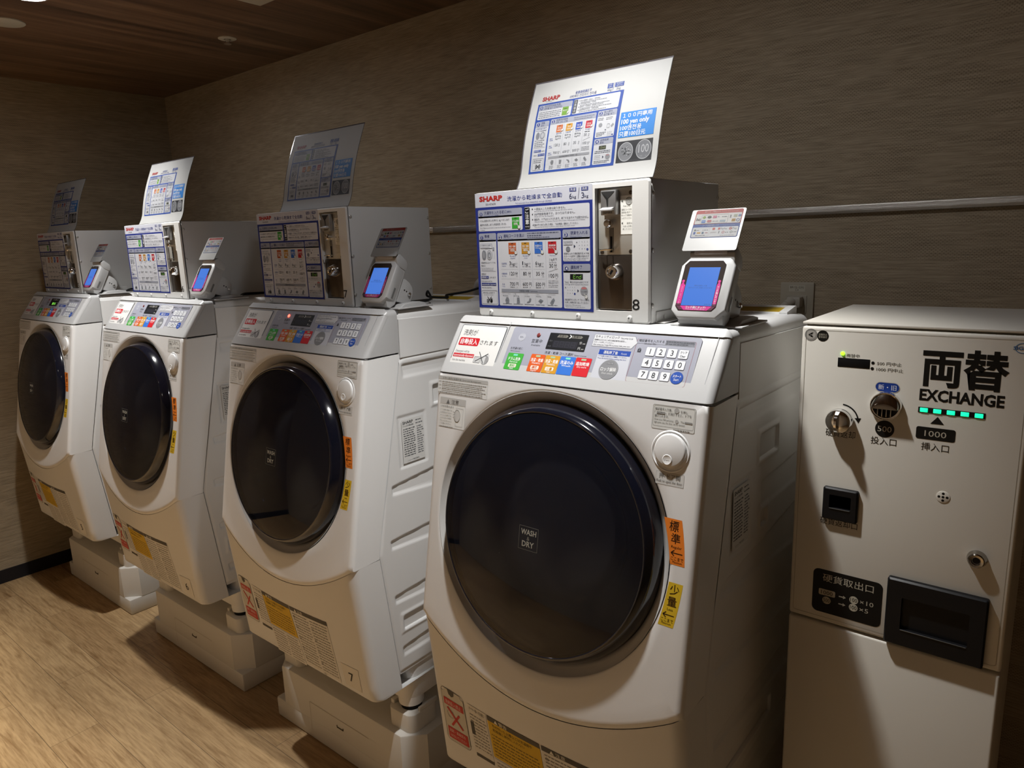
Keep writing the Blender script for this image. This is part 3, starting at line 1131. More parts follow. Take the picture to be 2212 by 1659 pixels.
def build_front_labels(root):
    k = 1
    def lab(name, draw, label):
        p = Pr(); draw(p)
        o = p.build(name, root, FF, loc=OFF); o['label'] = label
        return o
    def d1(p):
        p.rect(.0050, -.0432, .1410, -.0068, 'd8d8d6', 1, .002); p.frame(.0050, -.0432, .1410, -.0068, .0004, 'a6a6a6', 2, .002)
        p.rect(.0056, -.0138, .1404, -.0072, 'b6b5b2', 2, .001)
        p.text('エラー表示と処置方法  Error and its treatment', .0180, -.0130, .0044, '6d6c68', 3, w=.105)
        for i in range(3):
            p.text(['C02', 'C04', 'C05'][i], .0075, -.0200-.0072*i, .0034, '8b8a87', 3, w=.007)
            p.micro(.0170, -.0190-.0072*i, .1370, .0026, '9a9996', 3, i+2); p.micro(.0170, -.0225-.0072*i, .1290, .0020, 'b0afac', 3, i+7)
        p.micro(.0075, -.0412, .1300, .0028, '9a9996', 3, 9)
    lab('error_code_label', d1, 'grey error code label')
    def d2(p):
        p.rect(.0150, -.1115, .0865, -.0505, 'dededb', 1, .002); p.frame(.0150, -.1115, .0865, -.0505, .0004, 'a6a6a6', 2, .002)
        p.rect(.0156, -.0640, .0859, -.0509, 'bcbbb8', 2, .001)
        p.poly([(.0330, -.0625), (.0420, -.0625), (.0375, -.0535)], '6b6a68', 3)
        p.text('注意', .0470, -.0622, .0088, '6b6a68', 3, w=.0200)
        p.text('けがの恐れあり', .0180, -.0712, .0050, '7b7a77', 3, w=.036)
        for i in range(6):
            p.text(['ドアを開け閉めする', 'とき指をはさまない', 'ように注意する。', '小さなお子様が', '中に入らないよう', 'ご注意ください。'][i], .0180, -.0778-.0056*i, .0036, '8c8b88', 3, w=.032)
        p.frame(.0610, -.1060, .0810, -.0690, .0005, '9c9b98', 3); p.circ(.0650, -.0850, .0085, 'c9c8c5', 3, ry=.0125); p.ring(.0650, -.0850, .0085, .0006, '8c8b88', 4, ry=.0125)
        for i in range(3):
            p.line([(.0530, -.0770-.006*i), (.0585, -.0790-.004*i)], .0006, '8c8b88', 3)
        p.micro(.0180, -.1105, .0560, .0020, 'a3a29f', 3, 4)
    lab('caution_label', d2, 'grey caution label')
    def d3(p):
        p.rect(.5005, -.0482, .5760, -.0085, 'd3d3cf', 1, .003); p.frame(.5005, -.0482, .5760, -.0085, .0005, '9d9c99', 2, .003); p.frame(.5025, -.0435, .5740, -.0100, .0004, '8d8c89', 2, .003)
        p.text('暗証番号入力後、', .5050, -.0178, .0048, '5e5d5a', 3, w=.0300); p.circ(.5430, -.0152, .0042, 'a9a8a5', 3); p.text('を押し', .5500, -.0185, .0046, '5e5d5a', 3, w=.0125)
        p.text('「', .5045, -.0238, .0046, '5e5d5a', 3); p.rect(.5080, -.0238, .5230, -.0200, '6b6a67', 3, .0006); p.text('ドアロック中', .5088, -.0234, .0030, 'f0f0ee', 4, w=.0135)
        p.text('」が消灯すると、ドアを', .5240, -.0240, .0048, '5e5d5a', 3, w=.0450); p.text('開けられます。', .5050, -.0292, .0046, '5e5d5a', 3, w=.0250)
        p.text('Enter your PIN and press', .5050, -.0338, .0030, '7a7976', 3, w=.034); p.circ(.5445, -.0325, .0030, 'a9a8a5', 3); p.text('. The', .5490, -.0338, .0030, '7a7976', 3); p.rect(.5585, -.0340, .5715, -.0312, '8b8a87', 3)
        p.text('light goes out, the door can be opened.', .5050, -.0385, .0030, '7a7976', 3, w=.054); p.micro(.5400, -.0465, .5700, .0022, '9a9996', 3, 8)
    lab('pin_code_label', d3, 'grey door unlocking label')
    def d4(p):
        p.rect(.5165, -.1370, .5662, -.1160, 'cfcecb', 1, .001); p.frame(.5165, -.1370, .5662, -.1160, .0003, 'b3b2af', 2, .001)
        p.text('押-ドア開', .5225, -.1268, .0084, '55524d', 3, w=.0370)
        p.text('Push to open the door', .5185, -.1332, .0040, '6c6964', 3, w=.0450)
    lab('push_label', d4, 'small push to open label')
    def sticker(name, y0, y1, top, bot, bow, c, a, b, en, lb):
        def d(p):
            n_ = 10
            ed = lambda k, f: top[k]+(bot[k]-top[k])*f+bow*4*f*(1-f)
            yy_ = lambda f: y0+(y1-y0)*f
            for i_ in range(n_):
                f, g = i_/n_, (i_+1)/n_
                p.poly([(ed(0, g), yy_(g)), (ed(1, g), yy_(g)), (ed(1, f), yy_(f)), (ed(0, f), yy_(f))], c, 1)
            def mx(y):
                f = (y-y0)/(y1-y0)
                return (ed(0, f)+ed(1, f))/2
            K = '2c1c0c'
            yy = y0-.0200
            p.text(a, mx(yy+.008), yy, .0172, K, 2, al='c', w=.0165, bold=.004)
            p.text(b, mx(yy-.012), yy-.0195, .0165, K, 2, al='c', w=.0160, bold=.004)
            p.text(en, mx(yy-.025), yy-.0268, .0042, K, 2, al='c')
            ya = yy-.0345; xa = mx(ya)
            p.line([(xa+.0095, ya), (xa-.0095, ya)], .0014, K, 2); p.line([(xa-.0045, ya+.0046), (xa-.0100, ya), (xa-.0045, ya-.0046)], .0015, K, 2)
            p.text('ここまで', mx(ya-.0095), ya-.0120, .0064, K, 2, al='c', w=.0215)
            p.text('Maximum', mx(ya-.0145), ya-.0160, .0034, K, 2, al='c', w=.0165)
        lab(name, d, lb)
    sticker('fill_level_sticker', -.1890, -.2625, (.5380, .5694), (.5553, .5807), .0015, 'e8822c', '標', '準', 'Regular', 'orange regular level sticker')
    sticker('fill_level_sticker', -.2915, -.3655, (.5566, .5812), (.5435, .5705), .0012, 'e0bd2e', '少', '量', 'Less', 'yellow less level sticker')
    # lower panel stickers, wrapped on the curved cover
    def wl(x, z, l):
        return V((x, low_y(x, z)-.0004-l, z))
    zt = lambda t: P2.z+TL.z*t
    def lowlab(name, draw, label=None, step=.00028):
        p = Pr(); draw(p)
        o = p.build(name, root, warp=lambda x, z, l: wl(x, z, l), loc=OFF, step=step)
        if label:
            o['label'] = label
        return o
    def e1(p):
        x0, x1, a, b = .028, .100, zt(.185), zt(.327)
        p.frame(x0, b, x1, a, .0012, '77736a', 3, .010)
        p.rect(x0+.0100, b+.001, x1-.0100, a-.001, 'd0ccc2', 1, nx=6); p.rect(x0+.001, b+.010, x0+.010, a-.010, 'd0ccc2', 1); p.rect(x1-.010, b+.010, x1-.001, a-.010, 'd0ccc2', 1)
        p.poly([(x0+.022, a-.001), (x0+.044, a-.001), (x0+.041, a-.012), (x0+.033, a-.017), (x0+.025, a-.012)], '55524a', 3)
        p.rect(x0+.006, a-.044, x1-.005, a-.026, 'c23a33', 3)
        p.text('洗剤投入禁止', x0+.010, a-.041, .011, 'f0dcd6', 4, w=.050)
        p.rect(x0+.006, b+.008, x1-.005, b+.038, 'c23a33', 3)
        p.text('洗剤・柔軟剤を', x0+.010, b+.025, .009, 'f0dcd6', 4, w=.050); p.text('入れないでください', x0+.010, b+.012, .009, 'f0dcd6', 4, w=.050)
        p.line([(x0+.014, a-.050), (x1-.016, b+.048)], .0055, 'c23a33', 4); p.line([(x1-.022, a-.058), (x0+.022, b+.046)], .0055, 'c23a33', 4)
        p.ring(x0+.022, a-.066, .011, .0018, 'b4afa6', 3)
    lowlab('detergent_drawer', e1, 'small hatch with red warning print')
    def e2(p):
        # tall grey column, yellow warning, white caution columns
        zA = zt(.1905)
        x = .112
        p.rect(x, zt(.318), .1665, zA, 'dfdcd6', 1, nx=6)
        p.text('オーナー様へのお願い', x+.004, zA-.014, .009, '6a675f', 2, w=.046)
        for i in range(11):
            p.micro(x+.004, zA-.026-.0085*i, .164, .0048, '8b8780', 2, i+20)
        p.rect(x+.002, zA-.078, x+.012, zA-.044, '4c4a45', 3)
        p.rect(x+.004, zt(.327), .1665, zt(.318), '55524c', 2, nx=4)
        p.rect(.1700, zt(.300), .3075, zA, 'd9b22c', 1, nx=12)
        p.rect(.1700, zA-.012, .3075, zA, '5a564e', 2, nx=12)
        p.poly([(.190, zA-.0105), (.200, zA-.0105), (.195, zA-.0015)], 'efe9d8', 3); p.text('警告', .203, zA-.0108, .0095, 'efe9d8', 3, w=.022)
        p.text('布の付いた火種などは洗濯機や', .182, zA-.025, .0085, '6a5a20', 2, w=.105); p.text('乾燥機に絶対に入れない', .182, zA-.036, .0085, '6a5a20', 2, w=.085)
        for i in range(7):
            p.micro(.176, zA-.048-.0088*i, .300, .0050, '8a7228', 2, i+40)
        p.rect(.1700, zt(.392), .3075, zt(.3035), 'dfdcd6', 1, nx=12)
        for i in range(9):
            p.micro(.176, zt(.3035)-.010-.0090*i, .240, .0046, '8b8780', 2, i+60); p.micro(.246, zt(.3035)-.010-.0090*i, .303, .0046, '8b8780', 2, i+75)
        p.rect(.3115, zt(.381), .4655, zA, 'dfdcd6', 1, nx=14)
        p.rect(.3115, zA-.012, .4655, zA, '55524c', 2, nx=14)
        p.poly([(.331, zA-.0105), (.341, zA-.0105), (.336, zA-.0015)], 'e6e2d8', 3); p.text('注意', .345, zA-.0108, .0095, 'e6e2d8', 3, w=.022)
        for i in range(18):
            p.micro(.317, zA-.022-.0092*i, .385, .0046, '88857d', 2, i+90)
            p.micro(.392, zA-.022-.0092*i, .460, .0046, '88857d', 2, i+120)
        for i in range(5):
            p.ring(.322, zA-.030-.034*i, .004, .001, '6e6b64', 3); p.ring(.397, zA-.046-.036*i, .004, .001, '6e6b64', 3)
    lowlab('warning_label', e2, 'yellow and white printed warning label')
    # rating plate on the right side
    def e3(p):
        p.rect(-.789, .9535, -.7145, 1.0665, 'd7d7d5', 1)
        p.text('SHARP', -.785, 1.0545, .0072, '222224', 2, w=.0350, bold=.02); p.micro(-.741, 1.057, -.718, .004, '55565a', 2, 2)
        p.text('ドラム式洗濯乾燥機', -.785, 1.0475, .0042, '44454a', 2, w=.036); p.micro(-.741, 1.049, -.718, .004, '55565a', 2, 5)
        for i in range(13):
            p.micro(-.784, 1.040-.0058*i, -.745, .0040, '55565a', 2, i+3); p.micro(-.738, 1.040-.0058*i, -.719+.002*(i % 3), .0040, '6a6b70', 2, i+33)
        p.text('シャープ株式会社', -.775, .9565, .0046, '44454a', 2, w=.040)
    p = Pr(); e3(p)
    o = p.build('rating_plate', root, frame4((W+.0002, 0, 0), (0, 1, 0), (0, 0, 1), (1, 0, 0)), loc=OFF)
    o['label'] = 'white printed rating plate'

def build_washer():
    root = empty('washing_machine', (0, 0, 0), 'x', 'washing machine', 'front-loading washer-dryers in a row')
    build_cabinet(root); build_side_panel(root)
    build_front_panel(root); build_lower_panel(root)
    build_control(root); build_door(root); build_front_labels(root)
    # grey line of shade kept by the gap under the control panel
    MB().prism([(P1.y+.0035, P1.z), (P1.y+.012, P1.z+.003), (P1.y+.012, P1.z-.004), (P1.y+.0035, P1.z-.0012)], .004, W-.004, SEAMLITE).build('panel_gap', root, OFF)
    # rear lid on the top cover
    mb = MB()
    mb.box((.20, -.486, 1.330), (.578, -.480, 1.3398), WHITE, .001); mb.box((.20, -.440, 1.325), (.578, -.426, 1.3480), WHITE, .003)
    mb.prism([(-.486, 1.330), (-.430, 1.330), (-.430, 1.3475), (-.440, 1.3475), (-.486, 1.3400)], .562, .578, WHITE, 'x')
    lid = mb.build('filter_lid', root, OFF)
    MB().prism([(-.480, 1.3375), (-.4395, 1.3420), (-.4395, 1.3445), (-.480, 1.3395)], .21, .562, ink('b99a2c'), 'x').build('lid_sticker', lid, smooth=0)['label'] = 'yellow strip'
    for x, y in ((.556, -.780), (.044, -.780), (.556, -.475), (.044, -.475)):
        mb = MB().lathe([(.030, .2640), (.0345, .2655), (.0358, .292)], WHITE, Matrix.Translation((x, y, 0)), 28)
        ft = mb.build('foot', root, OFF)
        MB().lathe([(.029, .2515), (.029, .2640)], MATTEBLACK, Matrix.Translation((x, y, 0)), 24).build('rubber_pad', ft)
    return root

MX = {5: -.42637, 6: .45367, 7: 1.31116, 8: 2.1761}
MD = {5: .0202, 6: .0203, 7: .0253, 8: 0.0}
WHICH = {5: ('farthest white washing machine marked 5, beside the left wall', 'farthest', 5),
         6: ('white washing machine marked 6 in bright light, second from the left wall', 'second', 6),
         7: ('white washing machine marked 7, third from the left wall, red panel lamp lit', 'third', 7),
         8: ('nearest and largest white washing machine, under the coin box marked 8', 'nearest', 8)}

def number_label(root, k):
    p = Pr()
    z0 = P2.z+TL.z*.375
    p.rect(.486, z0, .552, z0+.068, 'e2dfd8', 1)
    p.text(str(k), .518, z0+.020, .027, '26241f', 2, al='c')
    o = p.build('number_label', root, warp=lambda x, z, l: V((x, low_y(x, z)-.0005-l, z)), loc=OFF, step=.0003)

washer = build_washer()
# status lamp and digits differ from machine to machine
def status(root, k):
    MB().lathe([(.0042, 0), (.0042, .0012), (.003, .0018), (.0001, .002)], RED_LED if k == 7 else RED_OFF,
               FC @ Matrix.Translation((.2258, -.0283, .0002)), 20).build('status_lamp', root, OFF)
    if k == 5:
        p = Pr()
        gm = pm('green_digits', (.05, .3, .02), .4, emit=srgb('7ed64a'), es=1.0)
        for i, ch in enumerate('188'):
            p.text(ch, .282+i*.0125, -.0505, .011, gm, 6, w=.0075)
        p.build('display_digits', root, FC, loc=OFF)

def root_loc(k, off):
    return V((MX[k]-off[0], MD[k]-off[1], -off[2]))
KM = kid_map()
WROOT = {8: washer}
for k in (7, 6, 5):
    WROOT[k] = copy_tree(washer, None, KM)
for k, r in WROOT.items():
    r.location = root_loc(k, OFF)
    r['label'] = WHICH[k][0]
    number_label(r, k)
    status(r, k)

# ------------------------------------------------------------------ plinth stands
def build_stand():
    root = empty('washer_stand', (0, 0, 0), 'x', 'plinth', 'ivory plastic plinths under the washers')
    OFS = (-.3, .62, 0)
    x0, x1, yf, yb = -.030, .630, -.848, -.412
    mb = MB()
    mb.box((x0, yf, 0), (x1, yb, .067), STAND, .006)
    c = .052
    def oct_(i):
        return [(x0+c+i*.0, yf+i), (x1-c, yf+i), (x1-i, yf+c), (x1-i, yb-c), (x1-c, yb-i), (x0+c, yb-i), (x0+i, yb-c), (x0+i, yf+c)]
    mb.prism(oct_(.0006), .0665, .198, STAND, 'z', .006, 2, lambda m_, e: m_.z > .19)
    mb.build('plinth', root, OFS, 40)
    # raised centre frame line of the drawer and its little latch
    p = Pr()
    for q in ([(.16, .03), (.16, .128), (.44, .128)],):
        p.line(q, .0012, 'b3aa98', 1)
    p.build('drawer_outline', root, frame4((0, yf-.0002, 0), EX, (0, 0, 1), (0, -1, 0)), loc=OFS)
    MB().box((.292, yf-.0012, .098), (.322, yf+.004, .1005), ink('4d4535')).box((.292, yf-.0012, .098), (.2935, yf+.004, .106), ink('4d4535')).box((.3205, yf-.0012, .098), (.322, yf+.004, .106), ink('4d4535')).build('latch', root, OFS)
    for x, y in ((.556, -.780), (.044, -.780), (.556, -.475), (.044, -.475)):
        mb = MB()
        pts = rr_pts(x-.052, y-.046, x+.046, y+.060, .024, 6)
        mb.prism(pts, .1965, .2512, STAND, 'z', .003, 2, lambda m_, e: m_.z > .25)
        # upstanding collar around the foot with a gap in front
        n = 40
        for i in range(n):
            pass
        o = mb.build('corner_post', root, OFS, 40)
        mb = MB()
        ring_o = rr_pts(x-.052, y-.046, x+.046, y+.060, .024, 6)
        for a, b_ in ((0, 6),):
            pass
        mb.box((x-.0515, y-.030, .250), (x-.038, y+.055, .2625), STAND, .002); mb.box((x+.037, y-.012, .250), (x+.0455, y+.055, .2625), STAND, .002)
        mb.build('post_lug', o)
    return root, OFS
stand, SOF = build_stand()
KM = kid_map()
SL = {5: 'ivory plinth lit white at its corner, under the farthest washing machine', 6: 'ivory plastic plinth under the washing machine marked 6',
      7: 'ivory plastic plinth under the washing machine marked 7', 8: 'ivory plinth mostly hidden under the nearest washing machine'}
for k in (8, 7, 6, 5):
    r = stand if k == 8 else copy_tree(stand, None, KM)
    r.location = root_loc(k, SOF)
    r['label'] = SL[k]

# ================================================================== coin box on top of each washer
BX0, BX1, BY, BZ0, BZ1, BD = .0229, .4314, -.7753, 1.3418, 1.5954, .289
BOF = (-.227, .63, -1.3418)
def build_coin_box():
    root = empty('coin_box', (0, 0, 0), 'x', 'coin box', 'coin boxes on the washing machines')
    mb = MB()
    hx0, hx1, hz0, hz1 = .3186, .3960, 1.3630, 1.5850
    dp = .013
    # casing as a shell with a pocket in the front
    r = .004
    yb = BY+BD
    xs = [BX0, hx0, hx1, BX1]; zs = [BZ0, hz0, hz1, BZ1]
    bm = bmesh.new()
    bmesh.ops.create_cube(bm, size=1)
    for v in bm.verts:
        v.co = V(((BX0+BX1)/2+v.co.x*(BX1-BX0), BY+.004+BD/2+v.co.y*(BD-.008), (BZ0+BZ1)/2+v.co.z*(BZ1-BZ0)))
    bmesh.ops.bevel(bm, geom=bm.edges[:], offset=.0025, segments=2, affect='EDGES', profile=.5)
    bmesh.ops.delete(bm, geom=[f for f in bm.faces if f.normal.y < -.99], context='FACES')
    mb.bm(bm, PAINT)
    # front frame with rounded outer corners
    o = rr_pts(BX0, BZ0, BX1, BZ1, .006, 5); n = len(o)
    def ring(pts, y):
        return [(x, y, z) for x, z in pts]
    oi = rr_pts(BX0+.003, BZ0+.003, BX1-.003, BZ1-.003, .004, 5)
    # map outer loop to the pocket rectangle
    def onrect(x, z):
        return (hx0 if x < (hx0+hx1)/2 else hx1, hz0 if z < (hz0+hz1)/2 else hz1)
    hp = []
    for x, z in oi:
        hp.append((BX1 and (hx1 if x > (BX0+BX1)/2 else hx0), hz1 if z > (BZ0+BZ1)/2 else hz0))
    vs = ring(o, BY+.0045)+ring(o, BY+.003)+ring(oi, BY)+ring(hp, BY)+ring(hp, BY+dp)
    fs = []
    for k in range(4):
        for i in range(n):
            j = (i+1) % n
            q = (k*n+i, k*n+j, (k+1)*n+j, (k+1)*n+i)
            pts_ = {vs[t_] for t_ in q}
            if len(pts_) >= 3:
                fs.append(q)
    mb.add(vs, fs, PAINT)
    mb.box((hx0, BY+dp, hz0), (hx1, BY+dp+.002, hz1), BLACK)
    # side flange at the foot
    mb.box((BX1, -.752, BZ0), (BX1+.0025, -.600, BZ0+.020), PAINT, .001)
    mb.box((BX1, -.752, BZ0), (BX1+.018, -.600, BZ0+.002), PAINT, .0008)
    cas = mb.build('casing', root, BOF, 30)
    for (y, z) in ((-.7631, 1.5701), (-.7643, 1.4717), (-.7656, 1.3739), (-.492, 1.568), (-.494, 1.47), (-.496, 1.372)):
        MB().lathe([(.0042, 0), (.0042, .0012), (.0028, .0022), (.0001, .0024)], STEEL, frame4((BX1, y, z), (0, 1, 0), (0, 0, 1), (1, 0, 0)), 18).build('screw', root, BOF)
    MB().lathe([(.0042, 0), (.0042, .0012), (.0028, .0022), (.0001, .0024)], PAINT, frame4((BX1+.0025, -.722, 1.351), (0, 1, 0), (0, 0, 1), (1, 0, 0)), 18).build('screw', root, BOF)
    for x in (.0582, .1677, .2787, .3913):
        s_ = MB().lathe([(.0052, 0), (.0052, .0014), (.0036, .0030), (.0001, .0033)], PAINT, frame4((x, BY, 1.3512), EX, (0, 0, 1), (0, -1, 0)), 20).build('screw', root, BOF)
        MB().lathe([(.0017, .0033), (.0001, .0036)], ink('555555'), frame4((x-.0006, BY, 1.3512), EX, (0, 0, 1), (0, -1, 0)), 10).build('screw_recess', s_)
    # plates
    yp = BY+.009
    MB().box((hx0+.002, yp, 1.4650), (hx1-.002, yp+.003, hz1-.001), STEEL, .0005).build('coin_plate', root, BOF)['label'] = 'satin steel plate'
    cp = [c for c in bpy.data.objects if c.parent == root and c.name.startswith('coin_plate')][0]
    lk = MB().box((hx0+.002, BY+.006, hz0+.002), (hx1-.002, yp+.003, 1.4640), DARKREFL, .0008).build('cash_door', root, BOF)
    lk['label'] = 'polished steel door with dark reflection in its colour'
    mb = MB()
    mb.box((.3333, BY-.004, 1.5365), (.3650, yp, 1.5800), CAST, .0015)
    mb.build('coin_entry', cp)['label'] = 'grey cast entry block'
    ce = [c for c in bpy.data.objects if c.parent == cp][0]
    p = Pr()
    p.poly([(.3350, 1.5775), (.3630, 1.5775), (.3495, 1.5655)], '2b2b2b', 1)
    p.poly([(.3350, 1.5775), (.3495, 1.5655), (.3490, 1.5515), (.3470, 1.5515), (.3455, 1.5640)], '1c1c1c', 2)
    p.text('100円硬貨', .3490, 1.5388, .0040, '3c3c3c', 1, al='c', w=.018)
    p.build('slot_marking', ce, frame4((0, BY-.0042, 0), EX, (0, 0, 1), (0, -1, 0)))
    mb = MB().prism([(BY-.004, 1.5450), (BY-.016, 1.5440), (BY-.016, 1.5458), (BY-.004, 1.5500)], .3370, .3615, pm('cast_highlight', (.62, .62, .62), .35, .6), 'x')
    mb.build('coin_lip', ce)
    fr = lambda x, z: frame4((x, yp, z), EX, (0, 0, 1), (0, -1, 0))
    MB().lathe([(.0060, 0), (.0060, .006), (.0078, .0065), (.0078, .012), (.006, .0145), (.0001, .0155)], CHROME, fr(.3464, 1.5217), 24).build('return_button', cp)
    MB().box((.3435, yp-.0006, 1.4690), (.3530, yp, 1.5140), pm('worn_steel', (.30, .29, .27), .3, .9), .0002).box((.3458, yp-.0010, 1.4700), (.3504, yp, 1.4985), BLACK).build('coin_slit', cp)
    mb = MB()
    mb.tube([(.3300, yp-.011, 1.4748), (.3345, yp-.012, 1.4740), (.3420, yp-.012, 1.4752), (.3510, yp-.012, 1.4752), (.3535, yp-.011, 1.4752)], .0014, CHROME, 8)
    mb.box((.3390, yp-.012, 1.4735), (.3402, yp, 1.4765), CHROME); mb.box((.3515, yp-.012, 1.4735), (.3527, yp, 1.4765), CHROME)
    mb.build('return_lever', cp)
    for x, z in ((.3291, 1.5734), (.3889, 1.5739), (.3285, 1.4703), (.3887, 1.4708)):
        MB().lathe([(.0036, 0), (.0036, .0016), (.0001, .0022)], DARKREFL, fr(x, z), 16).build('plate_screw', cp)
    p = Pr()
    p.rect(.3678, 1.5015, .3932, 1.5693, 'd9d8d2', 1)
    p.circ(.3850, 1.5595, .0068, 'a8a8a4', 2); p.ring(.3850, 1.5595, .0068, .0009, '6c6c68', 3); p.text('100', .3850, 1.5560, .0072, '70706c', 3, al='c', w=.0085)
    p.poly([(.3695, 1.5595), (.3725, 1.5620), (.3725, 1.5570)], '4c4c48', 2)
    p.text('Coin only', .3805, 1.5500, .0026, '5c5c58', 2, al='c')
    for i, s_ in enumerate(('運転コースを', '選択後1枚ずつ', 'ゆっくり硬貨を', '入れてください')):
        p.text(s_, .3698, 1.5430-.0050*i, .0036, '6b6b67', 2, w=.0205)
    p.poly([(.3695, 1.5210), (.3725, 1.5235), (.3725, 1.5185)], '4c4c48', 2)
    for i, s_ in enumerate(('硬貨が', 'つまった時に', '押してください')):
        p.text(s_, .3925, 1.5190-.0052*i, .0036, '6b6b67', 2, al='r', w=.0205 if i else .0120)
    p.build('coin_notice', cp, frame4((0, yp-.0004, 0), EX, (0, 0, 1), (0, -1, 0)))
    fl = frame4((.3581, BY+.006, 1.4352), EX, (0, 0, 1), (0, -1, 0))
    lo = MB().lathe([(.0160, 0), (.0160, .002), (.0140, .009), (.0128, .014), (.0110, .017), (.0078, .0172), (.0070, .0150), (.0001, .0150)], CHROME, fl, 36).build('cylinder_lock', lk)
    MB().box((.3562, BY-.0098, 1.4300), (.3600, BY-.0088, 1.4390), BLACK, rot=Matrix.Rotation(.6, 3, 'Y').to_4x4()).build('keyhole', lk)
    build_poster(root)
    return root

def card(p, x, y, wd, h, c, lines, l=3):
    p.rect(x, y, x+wd, y+h, c, l, .6)
    p.rect(x+wd*.36, y+h*.05, x+wd*.64, y+h*.11, '3a3228', l+1)
    yy = y+h*.24
    for t_, hh, box in lines:
        if box:
            p.rect(x+wd*.26, yy, x+wd*.74, yy+hh*1.2, 'f3ede4', l+1, .5); p.text(t_, x+wd/2, yy+hh*.1, hh, c, l+2, al='c', wmax=wd*.4)
        else:
            p.text(t_, x+wd/2, yy, hh, 'ffffff', l+1, al='c', w=wd*.82 if len(t_) > 3 else None, bold=.012)
        yy += hh*1.35
    hand(p, x+wd*.80, y+h*.72, wd*.42, l+3)

def hand(p, x, y, s_, l):
    """small pointing hand"""
    p.line([(x-.25*s_, y-.35*s_), (x+.20*s_, y+.35*s_)], .22*s_, '8a8a88', l); p.line([(x-.25*s_, y-.35*s_), (x+.20*s_, y+.35*s_)], .13*s_, 'f0f0ee', l+1)
    p.circ(x+.38*s_, y+.45*s_, .46*s_, '9a9a98', l, n=14); p.circ(x+.38*s_, y+.45*s_, .40*s_, 'efefed', l+1, n=14)

def keypadlet(p, x, y, wd, h, l=4):
    for r_ in range(3):
        for c_ in range(4):
            if r_ == 2 and c_ == 3:
                p.circ(x+wd*.88, y+h*.86, wd*.105, '2b3f96', l); p.circ(x+wd*.88, y+h*.86, wd*.05, '6f7cc0', l+1)
            else:
                p.text('123C45607890'[r_*4+c_], x+wd*(.08+.27*c_), y+h*(.06+.34*r_), h*.13, '7c7f88', l, al='c')

def crossed(p, x, y, s_, l, c='7f8288'):
    p.rect(x-.9*s_, y-.1*s_, x-.1*s_, y+.8*s_, c, l, .1*s_); p.circ(x+.5*s_, y+.35*s_, .48*s_, c, l, n=16)
    p.rect(x+.45*s_, y-.35*s_, x+.95*s_, y+.75*s_, c, l, .2*s_)
    p.line([(x-.6*s_, y-.7*s_), (x+.6*s_, y+.75*s_)], .14*s_, '33353c', l+1); p.line([(x+.7*s_, y-.7*s_), (x-.6*s_, y+.7*s_)], .14*s_, '33353c', l+1)

def clothes(p, x, y, s_, kind, l, c='8f939b'):
    sh = {0: [(-.5, .1), (-.2, -.5), (.25, -.5), (.5, 0), (.45, .6), (-.25, .75)],
          1: [(-.25, -.5), (.3, -.5), (.45, .5), (-.35, .6)],
          2: [(.05, -.45), (.5, -.35), (.35, .1), (.1, .35), (-.6, .45), (-.45, .2), (-.1, .1)],
          3: [(-.6, .1), (-.05, -.35), (.6, -.05), (.05, .45)],
          4: [(-.2, -.2), (.3, -.6), (.55, -.2), (.2, .4), (-.1, .7), (-.5, .3)]}[kind]
    p.poly([(x+a*s_, y+b*s_) for a, b in sh], c, l)
    p.line([(x+sh[0][0]*s_*.6, y), (x+.2*s_, y+.15*s_)], .05*s_, '6c7078', l+1)

